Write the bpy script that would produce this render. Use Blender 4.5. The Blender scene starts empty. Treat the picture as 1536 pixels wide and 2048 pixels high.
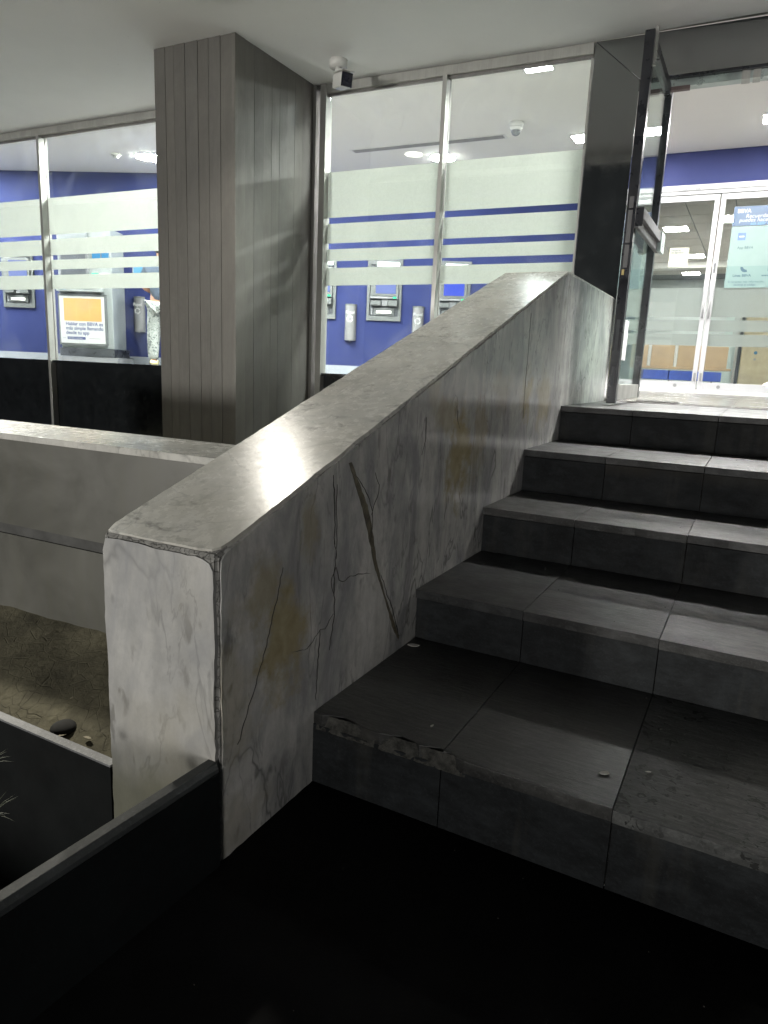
import bpy, bmesh, math, random
from mathutils import Vector, Matrix, noise as mnoise
random.seed(7)
R = math.radians
scene = bpy.context.scene
col = scene.collection

# ------------------------------------------------------------------ camera
YAW, PITCH, ROLL = 0.4831, 0.2056, 0.0429
def cam_axes(yaw, pitch, roll):
    cy, sy = math.cos(yaw), math.sin(yaw)
    f0 = Vector((-sy, cy, 0)); r0 = Vector((cy, sy, 0)); u0 = Vector((0, 0, 1))
    f = f0*math.cos(pitch) - u0*math.sin(pitch); u = u0*math.cos(pitch) + f0*math.sin(pitch)
    c, s = math.cos(roll), math.sin(roll)
    return r0*c + u*s, -r0*s + u*c, f
r_, u_, f_ = cam_axes(YAW, PITCH, ROLL)
cd = bpy.data.cameras.new('camera'); cam = bpy.data.objects.new('camera', cd); col.objects.link(cam)
cam.matrix_world = Matrix(((r_.x, u_.x, -f_.x, .925), (r_.y, u_.y, -f_.y, -1.406), (r_.z, u_.z, -f_.z, 1.099), (0, 0, 0, 1)))
cd.sensor_fit = 'VERTICAL'; cd.sensor_height = 24.0; cd.lens = 24.0*1383.1/2048
cd.clip_start = .02; cd.clip_end = 500
scene.camera = cam

# ------------------------------------------------------------------ night sky and lamps
w = bpy.data.worlds.new('World'); scene.world = w; w.use_nodes = True
bg = w.node_tree.nodes['Background']
bg.inputs[0].default_value = (.92, .97, 1.0, 1); bg.inputs[1].default_value = .022
scene.view_settings.view_transform = 'Standard'; scene.view_settings.look = 'None'
scene.view_settings.gamma = 1; scene.view_settings.exposure = .75
try: scene.view_settings.use_curve_mapping = False
except Exception: pass
scene.cycles.max_bounces = 10; scene.cycles.diffuse_bounces = 5; scene.cycles.glossy_bounces = 5
scene.cycles.transparent_max_bounces = 16; scene.cycles.transmission_bounces = 6
scene.cycles.sample_clamp_indirect = 4; scene.cycles.use_denoising = True
scene.cycles.caustics_reflective = False; scene.cycles.caustics_refractive = False

def lamp(name, kind, loc, aim, energy, color=(1, 1, 1), **k):
    l = bpy.data.lights.new(name, kind); l.energy = energy; l.color = color
    for a, b in k.items(): setattr(l, a, b)
    o = bpy.data.objects.new(name, l); col.objects.link(o); o.location = loc
    o.rotation_euler = (Vector(aim) - Vector(loc)).to_track_quat('-Z', 'Y').to_euler()
    return o
# unseen low lamps added in front, standing for light from across the street
lamp('front_fill_left', 'POINT', (-6.5, -11.0, .8), (0, 0, 0), 1650, (1.0, .97, .90), shadow_soft_size=.45)
lamp('front_fill_right', 'POINT', (3.2, -13.0, .6), (0, 0, 0), 1050, (1.0, .98, .94), shadow_soft_size=.6)
# added spot for the planter soil, then the soffit lamp above the picture
lamp('soil_fill_light', 'SPOT', (-3.4, .72, 3.02), (-1.15, -.22, .1), 800, (1.0, .95, .82), spot_size=R(33), spot_blend=1.0, shadow_soft_size=.09)
lamp('soffit_lamp_light', 'SPOT', (-2.18, 1.86, 3.11), (-1.55, .9, .8), 92, (1.0, .95, .84), spot_size=R(150), spot_blend=.6, shadow_soft_size=.05)

PANEL_E = 225.0      # radiance of the ceiling panels

# ------------------------------------------------------------------ material helpers
class NT:
    def __init__(s, name):
        s.m = bpy.data.materials.new(name); s.m.use_nodes = True
        s.t = s.m.node_tree; s.n = s.t.nodes; s.l = s.t.links; s.n.clear()
        s.out = s.n.new('ShaderNodeOutputMaterial')
        s.tc = s.n.new('ShaderNodeTexCoord')
    def link(s, a, b): s.l.new(a, b)
    def inp(s, sock, v):
        if v is None: return
        if hasattr(v, 'links'): s.l.new(v, sock)
        else:
            if isinstance(v, (tuple, list)) and sock.type == 'RGBA' and len(v) == 3: v = (*v, 1)
            if isinstance(v, (int, float)) and sock.type == 'RGBA': v = (v, v, v, 1)
            sock.default_value = v
    def co(s, scale=(1, 1, 1), loc=(0, 0, 0), rot=(0, 0, 0), src='Object'):
        mp = s.n.new('ShaderNodeMapping'); s.l.new(s.tc.outputs[src], mp.inputs[0])
        mp.inputs['Scale'].default_value = scale; mp.inputs['Location'].default_value = loc; mp.inputs['Rotation'].default_value = rot
        return mp.outputs[0]
    def noise(s, vec, scale=5, detail=6, rough=.55, dist=0., out=0):
        t = s.n.new('ShaderNodeTexNoise'); s.l.new(vec, t.inputs['Vector'])
        t.inputs['Scale'].default_value = scale; t.inputs['Detail'].default_value = detail
        t.inputs['Roughness'].default_value = rough; t.inputs['Distortion'].default_value = dist
        return t.outputs[out]
    def voro(s, vec, scale=5, feat='F1', out=0, rnd=1.):
        t = s.n.new('ShaderNodeTexVoronoi'); t.feature = feat; s.l.new(vec, t.inputs['Vector'])
        t.inputs['Scale'].default_value = scale; t.inputs['Randomness'].default_value = rnd
        return t.outputs[out]
    def ramp(s, fac, stops, interp='LINEAR'):
        t = s.n.new('ShaderNodeValToRGB'); s.inp(t.inputs[0], fac); cr = t.color_ramp; cr.interpolation = interp
        while len(cr.elements) > 1: cr.elements.remove(cr.elements[0])
        for i, (p, c) in enumerate(stops):
            e = cr.elements[0] if i == 0 else cr.elements.new(p)
            e.position = p; c = (c, c, c) if not isinstance(c, (tuple, list)) else c; e.color = (*c[:3], 1)
        return t.outputs[0]
    def mix(s, fac, a, b, mode='MIX'):
        t = s.n.new('ShaderNodeMix'); t.data_type = 'RGBA'; t.blend_type = mode
        s.inp(t.inputs[0], fac); s.inp(t.inputs[6], a); s.inp(t.inputs[7], b); return t.outputs[2]
    def math(s, op, a, b=None, clamp=False):
        t = s.n.new('ShaderNodeMath'); t.operation = op; t.use_clamp = clamp
        s.inp(t.inputs[0], a)
        if b is not None: s.inp(t.inputs[1], b)
        return t.outputs[0]
    def bump(s, h, strength=.3, dist=.01, normal=None):
        t = s.n.new('ShaderNodeBump'); t.inputs['Strength'].default_value = strength; t.inputs['Distance'].default_value = dist
        s.inp(t.inputs['Height'], h)
        if normal is not None: s.l.new(normal, t.inputs['Normal'])
        return t.outputs[0]
    def bsdf(s, base, rough=.5, metal=0., bump=None, spec=.5, coat=0.):
        b = s.n.new('ShaderNodeBsdfPrincipled')
        s.inp(b.inputs['Base Color'], base); s.inp(b.inputs['Roughness'], rough); s.inp(b.inputs['Metallic'], metal)
        b.inputs['Specular IOR Level'].default_value = spec; b.inputs['Coat Weight'].default_value = coat
        if bump is not None: s.l.new(bump, b.inputs['Normal'])
        s.l.new(b.outputs[0], s.out.inputs[0]); return s.m

def plain(name, c, rough=.5, metal=0., var=.12, scale=6, spec=.5, bump=.0):
    t = NT(name); v = t.co()
    n = t.noise(v, scale, 6, .6)
    c2 = tuple(x*(1-var) for x in c); c3 = tuple(min(1, x*(1+var)) for x in c)
    base = t.ramp(n, [(.3, c2), (.7, c3)])
    rr = t.ramp(t.noise(v, scale*2.3, 4, .6), [(.3, max(0, rough-.06)), (.7, min(1, rough+.08))])
    bp = t.bump(t.noise(v, scale*12, 3, .6), bump, .004) if bump else None
    return t.bsdf(base, rr, metal, bp, spec)

def emit(name, c, e):
    t = NT(name); em = t.n.new('ShaderNodeEmission'); em.inputs[0].default_value = (*c, 1); em.inputs[1].default_value = e
    t.link(em.outputs[0], t.out.inputs[0]); return t.m

def marble(name, kind):
    t = NT(name); v = t.co()
    grain = t.co(scale=(1, 1, 1) if kind == 'top' else (1.15, 1.15, .75))
    warp = t.noise(v, 1.7, 4, .55, .4, 1)
    mixv = t.n.new('ShaderNodeMix'); mixv.data_type = 'RGBA'; mixv.blend_type = 'LINEAR_LIGHT'
    mixv.inputs[0].default_value = .16; t.link(grain, mixv.inputs[6]); t.link(warp, mixv.inputs[7]); wv = mixv.outputs[2]
    cloud = t.noise(wv, 3.2, 7, .6, .6)
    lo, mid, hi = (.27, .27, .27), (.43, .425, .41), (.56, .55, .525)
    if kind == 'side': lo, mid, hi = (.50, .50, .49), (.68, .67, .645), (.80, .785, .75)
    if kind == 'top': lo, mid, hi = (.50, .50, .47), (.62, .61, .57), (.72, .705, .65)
    base = t.ramp(cloud, [(.25, lo), (.5, mid), (.75, hi)])
    # fine veins: narrow ridges of a warped noise
    def vein(scale, width, dist, seed):
        n = t.noise(t.co(scale=(1, 1, 1) if kind == 'top' else (1.3, 1.5, .5), loc=(seed, seed*.7, seed*.3), rot=(.3, .15, 0) if kind != 'top' else (0, 0, .6)), scale, 5, .55, dist)
        a = t.math('ABSOLUTE', t.math('SUBTRACT', n, .5))
        return t.ramp(a, [(0, 1.), (width, 0.)])
    amt = {'front': .85, 'side': .95, 'top': .5}[kind]
    v1 = t.math('MULTIPLY', vein(2.1, .010, .7, 3.1), t.ramp(t.noise(v, 2.3, 3, .5), [(.35, .1), (.55, amt)]))
    base = t.mix(v1, base, (.17, .17, .165))
    v2 = t.math('MULTIPLY', vein(5.0, .016, .5, 9.3), t.ramp(t.noise(v, 3.7, 3, .5), [(.42, 0.), (.6, amt*.9)]))
    base = t.mix(v2, base, (.22, .22, .215))
    mot = t.noise(t.co(scale=(1, 1, .7)), 16, 8, .75, .3)
    base = t.mix(t.ramp(mot, [(.35, .35), (.55, 0.)]), base, (.22, .22, .21))
    # dark flecks elongated along the vertical
    fl = t.noise(t.co(scale=(1, 1, .42) if kind != 'top' else (.6, 1, 1), rot=(.25, .1, 0)), 26, 3, .5, .3)
    fm = t.math('MULTIPLY', t.ramp(fl, [(.60, 0.), (.70, .8)]), t.ramp(t.noise(v, 4, 2, .5), [(.40, 0.15), (.6, 1.)]))
    base = t.mix(fm, base, (.16, .155, .14))
    if kind in ('side', 'front'):
        # bluish-grey clouds and vertical weather streaks
        g = t.ramp(t.noise(t.co(scale=(1, 1, .35), loc=(5, 2, 1)), 5.5, 6, .65, 1.2), [(.42, 0.), (.64, .75)])
        base = t.mix(g, base, (.27, .275, .29))
        st = t.ramp(t.noise(t.co(scale=(9, 9, .5)), 3.2, 5, .6), [(.45, 0.), (.75, .3)])
        base = t.mix(st, base, (.28, .275, .26))
    if kind == 'side':
        pts = [(-.13, .46, .13, .17, 1.), (-.2, .60, .07, .10, .7), (-.33, .38, .1, .2, .4), (-.03, .70, .05, .10, .6),
               (.93, .80, .13, .20, 1.0), (.80, .95, .12, .09, .6), (1.12, .86, .10, .20, .6), (1.70, 1.0, .09, .14, .9), (1.98, .98, .16, .16, .6),
               (1.35, 1.02, .12, .10, .4), (-.36, .06, .2, .1, .3), (.66, 1.02, .07, .08, .4)]
        rag = t.noise(v, 9, 6, .65); sep = t.n.new('ShaderNodeSeparateXYZ'); t.link(v, sep.inputs[0])
        tot = None
        for (y, z, ry, rz, a) in pts:
            dy = t.math('DIVIDE', t.math('SUBTRACT', sep.outputs[1], y), ry)
            dz = t.math('DIVIDE', t.math('SUBTRACT', sep.outputs[2], z), rz)
            d = t.math('SQRT', t.math('ADD', t.math('MULTIPLY', dy, dy), t.math('MULTIPLY', dz, dz)))
            d = t.math('ADD', d, t.math('MULTIPLY', t.math('SUBTRACT', rag, .5), 2.6))
            mk = t.math('MULTIPLY', t.ramp(d, [(.45, 1.), (1.05, 0.)]), a)
            tot = mk if tot is None else t.math('MAXIMUM', tot, mk)
        och = t.ramp(t.noise(v, 14, 6, .65, .5), [(.3, (.32, .27, .15)), (.7, (.50, .44, .29))])
        base = t.mix(t.math('MULTIPLY', tot, 1.), base, och)
        # soot rising from the steps
        low = t.ramp(t.noise(v, 3, 5, .6), [(.35, .0), (.7, .25)])
        base = t.mix(low, base, (.17, .165, .15))
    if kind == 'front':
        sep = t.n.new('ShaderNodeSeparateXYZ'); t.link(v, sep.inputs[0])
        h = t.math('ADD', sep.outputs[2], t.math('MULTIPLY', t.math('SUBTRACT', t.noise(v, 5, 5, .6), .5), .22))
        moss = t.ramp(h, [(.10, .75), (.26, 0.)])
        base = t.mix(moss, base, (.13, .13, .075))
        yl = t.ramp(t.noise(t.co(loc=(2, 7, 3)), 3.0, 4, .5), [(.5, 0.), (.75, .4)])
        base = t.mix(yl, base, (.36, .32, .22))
    if kind == 'top':
        yl = t.ramp(t.noise(t.co(loc=(2, 7, 3)), 2.2, 4, .6), [(.45, 0.), (.75, .4)])
        base = t.mix(yl, base, (.36, .33, .24))
    scr = t.noise(t.co(scale=(1, 1, 1) if kind == 'top' else (6, 6, 1)), 38, 4, .7)
    r0 = {'top': (.19, .33), 'side': (.08, .24), 'front': (.45, .65)}[kind]
    rr = t.ramp(t.mix(.5, t.noise(v, 6, 6, .7), scr), [(.35, r0[0]), (.65, r0[1])])
    bp = t.bump(t.mix(.25, t.noise(v, 4, 4, .5), scr), .12 if kind != 'front' else .25, .01)
    return t.bsdf(base, rr, 0, bp, .26 if kind == 'top' else .5)

def granite(name, c, rough, fleck=.5, streak=True, pits=False, wear=.0, bk=.4, band=None):
    t = NT(name); v = t.co(src='Object')
    geo = t.n.new('ShaderNodeNewGeometry')
    mp = t.n.new('ShaderNodeMapping'); t.link(geo.outputs['Position'], mp.inputs[0]); mp.inputs['Scale'].default_value = (1, 1, 1)
    wv = mp.outputs[0]
    n = t.noise(wv, 5, 8, .65)
    base = t.ramp(n, [(.3, tuple(x*.65 for x in c)), (.7, tuple(x*1.45 for x in c))])
    f = t.noise(wv, 140, 2, .6)
    base = t.mix(t.ramp(f, [(.55, 0.), (.72, fleck)]), base, tuple(x*2.6 for x in c))
    if streak:
        mp2 = t.n.new('ShaderNodeMapping'); t.link(geo.outputs['Position'], mp2.inputs[0]); mp2.inputs['Scale'].default_value = (4, 30, 8); mp2.inputs['Rotation'].default_value = (0, 0, .15)
        s_ = t.noise(mp2.outputs[0], 3.5, 6, .7)
        base = t.mix(t.ramp(s_, [(.48, 0.), (.68, .75)]), base, tuple(x*2.4 for x in c))
        base = t.mix(t.ramp(s_, [(.28, .7), (.45, 0.)]), base, tuple(x*.35 for x in c))
    # lime runs and grime
    mp3 = t.n.new('ShaderNodeMapping'); t.link(geo.outputs['Position'], mp3.inputs[0]); mp3.inputs['Scale'].default_value = (5, 5, .7)
    run = t.noise(mp3.outputs[0], 2.0, 5, .6)
    base = t.mix(t.ramp(run, [(.55, 0.), (.78, wear)]), base, (.16, .15, .12))
    if band:
        sp = t.n.new('ShaderNodeSeparateXYZ'); t.link(wv, sp.inputs[0])
        hz = t.math('ADD', sp.outputs[2], t.math('MULTIPLY', t.math('SUBTRACT', t.noise(wv, 11, 5, .6), .5), .05))
        mk = t.math('MULTIPLY', t.ramp(t.math('DIVIDE', t.math('SUBTRACT', hz, band-.08), .1), [(.3, 0.), (.8, .75)]), t.ramp(t.noise(wv, 2.2, 3, .5), [(.35, .2), (.6, 1.)]))
        base = t.mix(mk, base, (.075, .068, .055))
    h = t.mix(.5, t.noise(wv, 60, 4, .7), s_ if streak else n)
    if pits:
        vo = t.noise(wv, 42, 3, .6, .6)
        pm = t.math('MULTIPLY', t.ramp(vo, [(.57, 0.), (.62, 1.)]), t.ramp(t.noise(wv, 6, 2, .5), [(.35, .25), (.55, 1.)]))
        base = t.mix(pm, base, tuple(x*.2 for x in c))
        h = t.mix(pm, h, 0.)
    rr = t.ramp(t.noise(wv, 9, 5, .6), [(.3, max(.02, rough-.08)), (.7, min(1, rough+.1))])
    return t.bsdf(base, rr, 0, t.bump(h, bk, .005) if bk else None, .4)

def brushed(name, c, rough=.42, metal=.55, seed=0.):
    t = NT(name); geo = t.n.new('ShaderNodeNewGeometry')
    mp = t.n.new('ShaderNodeMapping'); t.link(geo.outputs['Position'], mp.inputs[0]); mp.inputs['Scale'].default_value = (60, 60, .9); mp.inputs['Location'].default_value = (seed, seed*1.7, seed)
    s_ = t.noise(mp.outputs[0], 2.0, 6, .7)
    mp2 = t.n.new('ShaderNodeMapping'); t.link(geo.outputs['Position'], mp2.inputs[0]); mp2.inputs['Scale'].default_value = (2.5, 2.5, 1.2); mp2.inputs['Location'].default_value = (seed, 0, 0)
    bl = t.noise(mp2.outputs[0], 2.4, 6, .65, .5)
    base = t.ramp(s_, [(.25, tuple(x*.86 for x in c)), (.75, tuple(x*1.1 for x in c))])
    base = t.mix(t.ramp(bl, [(.38, .42), (.62, 0.)]), base, tuple(x*.6 for x in c))
    rr = t.ramp(bl, [(.3, rough+.15), (.7, rough-.06)])
    return t.bsdf(base, rr, metal, t.bump(s_, .12, .002))

def glass(name, tint=(.93, .97, .95), refl=1.0, dirt=.0):
    t = NT(name)
    tr = t.n.new('ShaderNodeBsdfTransparent'); tr.inputs[0].default_value = (*tint, 1)
    gl = t.n.new('ShaderNodeBsdfGlossy'); gl.inputs['Roughness'].default_value = .015; gl.inputs['Color'].default_value = (1, 1, 1, 1)
    fr = t.n.new('ShaderNodeFresnel'); gm = t.n.new('ShaderNodeNewGeometry'); t.link(t.math('SUBTRACT', 1.5, t.math('MULTIPLY', gm.outputs['Backfacing'], .83333)), fr.inputs[0])
    mx = t.n.new('ShaderNodeMixShader'); t.link(t.math('MULTIPLY', fr.outputs[0], refl), mx.inputs[0]); t.link(tr.outputs[0], mx.inputs[1]); t.link(gl.outputs[0], mx.inputs[2])
    last = mx.outputs[0]
    if dirt:
        df = t.n.new('ShaderNodeBsdfDiffuse'); df.inputs[0].default_value = (.55, .58, .62, 1)
        tl = t.n.new('ShaderNodeBsdfTranslucent'); tl.inputs[0].default_value = (.55, .6, .68, 1)
        ad = t.n.new('ShaderNodeMixShader'); ad.inputs[0].default_value = .5; t.link(df.outputs[0], ad.inputs[1]); t.link(tl.outputs[0], ad.inputs[2])
        v = t.co(); m1 = t.ramp(t.noise(v, 2.4, 7, .65, .8), [(.5, 0.), (.8, dirt)])
        m2 = t.ramp(t.noise(t.co(scale=(5, 5, .4)), 4, 5, .7), [(.6, 0.), (.85, dirt*.6)])
        mx2 = t.n.new('ShaderNodeMixShader'); t.link(t.math('ADD', m1, m2), mx2.inputs[0]); t.link(last, mx2.inputs[1]); t.link(ad.outputs[0], mx2.inputs[2]); last = mx2.outputs[0]
    t.link(last, t.out.inputs[0]); return t.m

def film(name, c, clear=.12):
    t = NT(name); df = t.n.new('ShaderNodeBsdfDiffuse'); tl = t.n.new('ShaderNodeBsdfTranslucent'); tr = t.n.new('ShaderNodeBsdfTransparent')
    n = t.noise(t.co(), 90, 2, .5); cc = t.ramp(n, [(.35, tuple(x*.93 for x in c)), (.65, c)])
    t.link(cc, df.inputs[0]); t.link(cc, tl.inputs[0])
    m1 = t.n.new('ShaderNodeMixShader'); m1.inputs[0].default_value = .62; t.link(df.outputs[0], m1.inputs[1]); t.link(tl.outputs[0], m1.inputs[2])
    m2 = t.n.new('ShaderNodeMixShader'); m2.inputs[0].default_value = clear; t.link(m1.outputs[0], m2.inputs[1]); t.link(tr.outputs[0], m2.inputs[2])
    t.link(m2.outputs[0], t.out.inputs[0]); return t.m

M = {}
M['marble_top'] = marble('marble_top', 'top'); M['marble_side'] = marble('marble_side', 'side'); M['marble_front'] = marble('marble_front', 'front')
def mortar_mat():
    t = NT('crumbling_mortar'); v = t.co(); n = t.noise(v, 30, 8, .7); c = t.ramp(n, [(.3, (.15, .147, .138)), (.5, (.27, .265, .25)), (.72, (.42, .41, .39))])
    cr = t.ramp(t.voro(v, 55, 'DISTANCE_TO_EDGE'), [(.0, .0), (.06, 1.)])
    c = t.mix(t.math('MULTIPLY', t.math('SUBTRACT', 1., cr), .55), c, (.03, .03, .028))
    return t.bsdf(c, .85, 0, t.bump(t.mix(.5, n, cr), .8, .006))
M['mortar'] = mortar_mat()
M['vein'] = plain('brown_vein', (.115, .10, .066), .6, var=.5, scale=30, bump=.4)
M['crack'] = plain('dark_crack', (.05, .048, .042), .8, var=.5, scale=60)
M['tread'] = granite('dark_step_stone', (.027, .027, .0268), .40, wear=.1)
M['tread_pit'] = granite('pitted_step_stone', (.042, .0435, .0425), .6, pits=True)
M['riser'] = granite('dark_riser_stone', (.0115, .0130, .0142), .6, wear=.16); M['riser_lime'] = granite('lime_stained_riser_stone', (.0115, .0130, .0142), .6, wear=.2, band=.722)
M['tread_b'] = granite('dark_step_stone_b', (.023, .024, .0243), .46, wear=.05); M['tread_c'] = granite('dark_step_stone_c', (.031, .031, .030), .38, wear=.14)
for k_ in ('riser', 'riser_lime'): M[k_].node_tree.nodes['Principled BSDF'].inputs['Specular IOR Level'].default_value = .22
M['core'] = plain('broken_concrete', (.12, .115, .10), .9, var=.5, scale=30, bump=.8)
M['pavement'] = granite('dark_pavement_stone', (.004, .004, .004), .8, streak=False, fleck=.3)
M['pavement'].node_tree.nodes['Principled BSDF'].inputs['Specular IOR Level'].default_value = .12
M['black_granite'] = granite('black_planter_granite', (.004, .0055, .006), .75, streak=False, fleck=.2, bk=.1)
M['black_granite'].node_tree.nodes['Principled BSDF'].inputs['Specular IOR Level'].default_value = .2
M['black_edge'] = granite('sawn_granite_edge', (.20, .205, .215), .6, streak=False, fleck=.3)
M['side_edge'] = granite('sawn_granite_edge_dark', (.05, .055, .056), .5, streak=False, fleck=.3)
M['portal'] = granite('polished_portal_granite', (.014, .017, .018), .045, streak=False, fleck=.5, bk=0)
M['portal'].node_tree.nodes['Principled BSDF'].inputs['IOR'].default_value = 3.5
def cap_wall_mat():
    t = NT('planter_wall_marble'); v = t.co(); n = t.noise(v, 3, 7, .6, .5)
    c = t.ramp(n, [(.3, (.078, .077, .066)), (.7, (.125, .123, .107))])
    st = t.ramp(t.noise(t.co(scale=(7, 7, .6)), 3, 5, .6), [(.45, 0.), (.8, .5)]); c = t.mix(st, c, (.105, .104, .078))
    sp = t.ramp(t.noise(t.co(scale=(1, 1, .6), loc=(3, 1, 4)), 13, 3, .5), [(.70, 0.), (.76, .6)]); c = t.mix(sp, c, (.10, .095, .075))
    return t.bsdf(c, t.ramp(n, [(.3, .3), (.7, .5)]), 0, t.bump(n, .15, .01))
M['cap_wall'] = cap_wall_mat()
M['wall_shadow'] = plain('painted_wall_shadow', (.07, .07, .067), .8, var=.3, scale=12)
def soil_mat():
    t = NT('dry_soil'); v = t.co(); n = t.noise(v, 7, 9, .68); c = t.ramp(n, [(.3, (.055, .05, .032)), (.7, (.175, .16, .105))])
    ck = t.ramp(t.voro(t.co(scale=(1, 1, 1)), 19, 'DISTANCE_TO_EDGE'), [(0., 0.), (.018, 1.)])
    c = t.mix(t.math('MULTIPLY', t.math('SUBTRACT', 1., ck), t.ramp(t.noise(v, 5, 3, .5), [(.55, 0.), (.7, .35)])), c, (.05, .045, .03))
    return t.bsdf(c, .95, 0, t.bump(t.mix(.3, t.noise(v, 40, 6, .7), ck), .8, .012))
M['soil'] = soil_mat()
M['slats'] = [brushed('weathered_bronze_slat_%s' % 'abcd'[i], c, .42, .25, i*3.7) for i, c in enumerate([(.150, .145, .134), (.142, .137, .127), (.157, .151, .139), (.146, .142, .133)])]
M['col_core'] = plain('shadow_gap', (.03, .029, .027), .8)
def soffit_mat():
    t = NT('soffit_paint'); v = t.co(); n = t.noise(v, 1.1, 6, .6); c = t.ramp(n, [(.3, (.87, .875, .885)), (.7, (.925, .925, .935))])
    d = t.ramp(t.noise(v, 24, 3, .5), [(.74, 0.), (.79, .5)]); c = t.mix(d, c, (.3, .3, .28))
    return t.bsdf(c, .8, 0, t.bump(t.noise(v, 60, 4, .6), .12, .003))
M['soffit'] = soffit_mat()
M['alu'] = brushed('anodised_frame', (.42, .42, .40), .4, .6)
M['alu_dark'] = brushed('dull_frame', (.24, .235, .225), .45, .5, 3.)
M['alu_white'] = plain('white_door_frame', (.25, .253, .26), .38, var=.04)
M['steel'] = plain('brushed_steel', (.13, .13, .135), .5, .4, scale=20)
M['black_metal'] = plain('black_metal', (.018, .02, .026), .3, .2, var=.4, spec=.6)
M['black_panel'] = plain('black_base_panel', (.012, .014, .016), .2, var=.3)
M['glass'] = glass('window_glass', dirt=.045); M['glass_clear'] = glass('door_glass', (.86, .93, .90), 1.0, .10); M['glass_door'] = glass('inner_door_glass', (.93, .96, .95), .9, .05)
M['film'] = film('frosted_film', (.605, .62, .585)); M['film2'] = film('door_frosted_film', (.43, .44, .43), .32)
M['blue'] = plain('blue_wall_paint', (.013, .019, .072), .8, var=.05, scale=2, spec=.15)
M['blue_band'] = plain('navy_band_paint', (.020, .025, .076), .8, var=.06, scale=2, spec=.15)
M['ceil'] = plain('white_ceiling_paint', (.80, .785, .755), .8, var=.015, scale=1)
M['white_wall'] = plain('white_wall_paint', (.75, .75, .72), .7, var=.03)
M['base_white'] = plain('pale_skirting', (.17, .185, .21), .5, var=.05)
M['floor_in'] = plain('glossy_pale_tile', (.07, .068, .062), .22, var=.05, scale=3)
M['grout'] = plain('grey_grout', (.22, .21, .20), .8)
M['panel'] = emit('led_panel', (1.0, .985, .955), PANEL_E)
M['lamp_warm'] = emit('soffit_led', (1.0, .95, .86), 14)
M['white_plastic'] = plain('white_plastic', (.68, .68, .66), .35, var=.04)
M['grey_plastic'] = plain('grey_plastic', (.13, .135, .145), .45, var=.1)
M['atm_frame'] = plain('atm_grey', (.062, .068, .07), .55, .05, var=.08)
M['atm_dark'] = plain('atm_recess', (.035, .04, .05), .4, var=.2)
M['screen_blue'] = emit('screen_blue', (.10, .15, .85), .75)
M['screen_pale'] = emit('screen_pale', (.30, .36, .78), .75)
M['screen_cyan'] = emit('screen_cyan', (.12, .42, .8), .7)
M['led_green'] = emit('green_light', (.08, .9, .45), 1.2)
M['lightbar'] = emit('atm_light_bar', (.95, .98, 1.), 3.0)
M['kiosk'] = plain('kiosk_body', (.19, .21, .212), .5, var=.04); M['kiosk_side'] = plain('kiosk_side_panel', (.125, .14, .15), .5, var=.04)
M['white_print'] = plain('white_print', (.30, .305, .31), .6, var=.02); M['orange_print'] = plain('orange_print', (.36, .17, .05), .6, var=.03)
M['navy_print'] = plain('navy_print', (.02, .03, .10), .6); M['grey_print'] = plain('grey_print', (.14, .15, .16), .6)
M['blue_print'] = plain('blue_print', (.05, .09, .24), .6); M['teal_print'] = plain('teal_print', (.115, .165, .155), .6, var=.02)
M['teal_print2'] = plain('teal_print_dark', (.09, .145, .138), .6, var=.02); M['sky_print'] = plain('light_blue_print', (.06, .18, .30), .6); M['ink'] = plain('dark_teal_ink', (.012, .045, .065), .6)
M['paper'] = plain('cream_paper', (.27, .262, .21), .8, var=.04); M['line_print'] = plain('orange_line', (.45, .22, .08), .6)
M['tan'] = plain('tan_laminate', (.50, .37, .24), .5, var=.06); M['seat_blue'] = plain('seat_blue', (.07, .13, .52), .4); M['door_beige'] = plain('beige_door', (.45, .40, .28), .5)
M['bank_wall'] = plain('bank_grey_wall', (.46, .50, .50), .7, var=.03); M['bank_ceil'] = plain('mineral_tile', (.55, .53, .49), .9, var=.03)
M['skin'] = plain('skin', (.36, .20, .13), .5, var=.08); M['hair'] = plain('dark_hair', (.02, .016, .013), .6); M['shirt'] = plain('dark_shirt', (.035, .05, .075), .85, var=.15)
def pants_mat():
    t = NT('patterned_trousers'); v = t.co(); n = t.noise(v, 16, 4, .6, 2.2); c = t.ramp(n, [(.38, (.07, .08, .08)), (.46, (.22, .235, .225)), (.56, (.14, .155, .15)), (.62, (.27, .28, .27))], 'CONSTANT')
    return t.bsdf(c, .85, 0, t.bump(t.noise(v, 9, 3, .5), .5, .03))
M['pants'] = pants_mat(); M['shoe'] = plain('pale_yellow_shoe', (.66, .60, .34), .6)
M['grass'] = plain('dry_grass_blade', (.06, .072, .045), .7, var=.3)
M['leaf'] = plain('dry_leaf', (.30, .27, .20), .9, var=.3); M['scrap'] = plain('paper_scrap', (.60, .58, .54), .8, var=.1)
M['dome'] = plain('smoked_dome', (.12, .13, .14), .15); M['lens'] = plain('camera_window', (.014, .016, .03), .08, spec=.7)
M['brass'] = plain('worn_brass', (.45, .36, .16), .4, .6)

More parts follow.
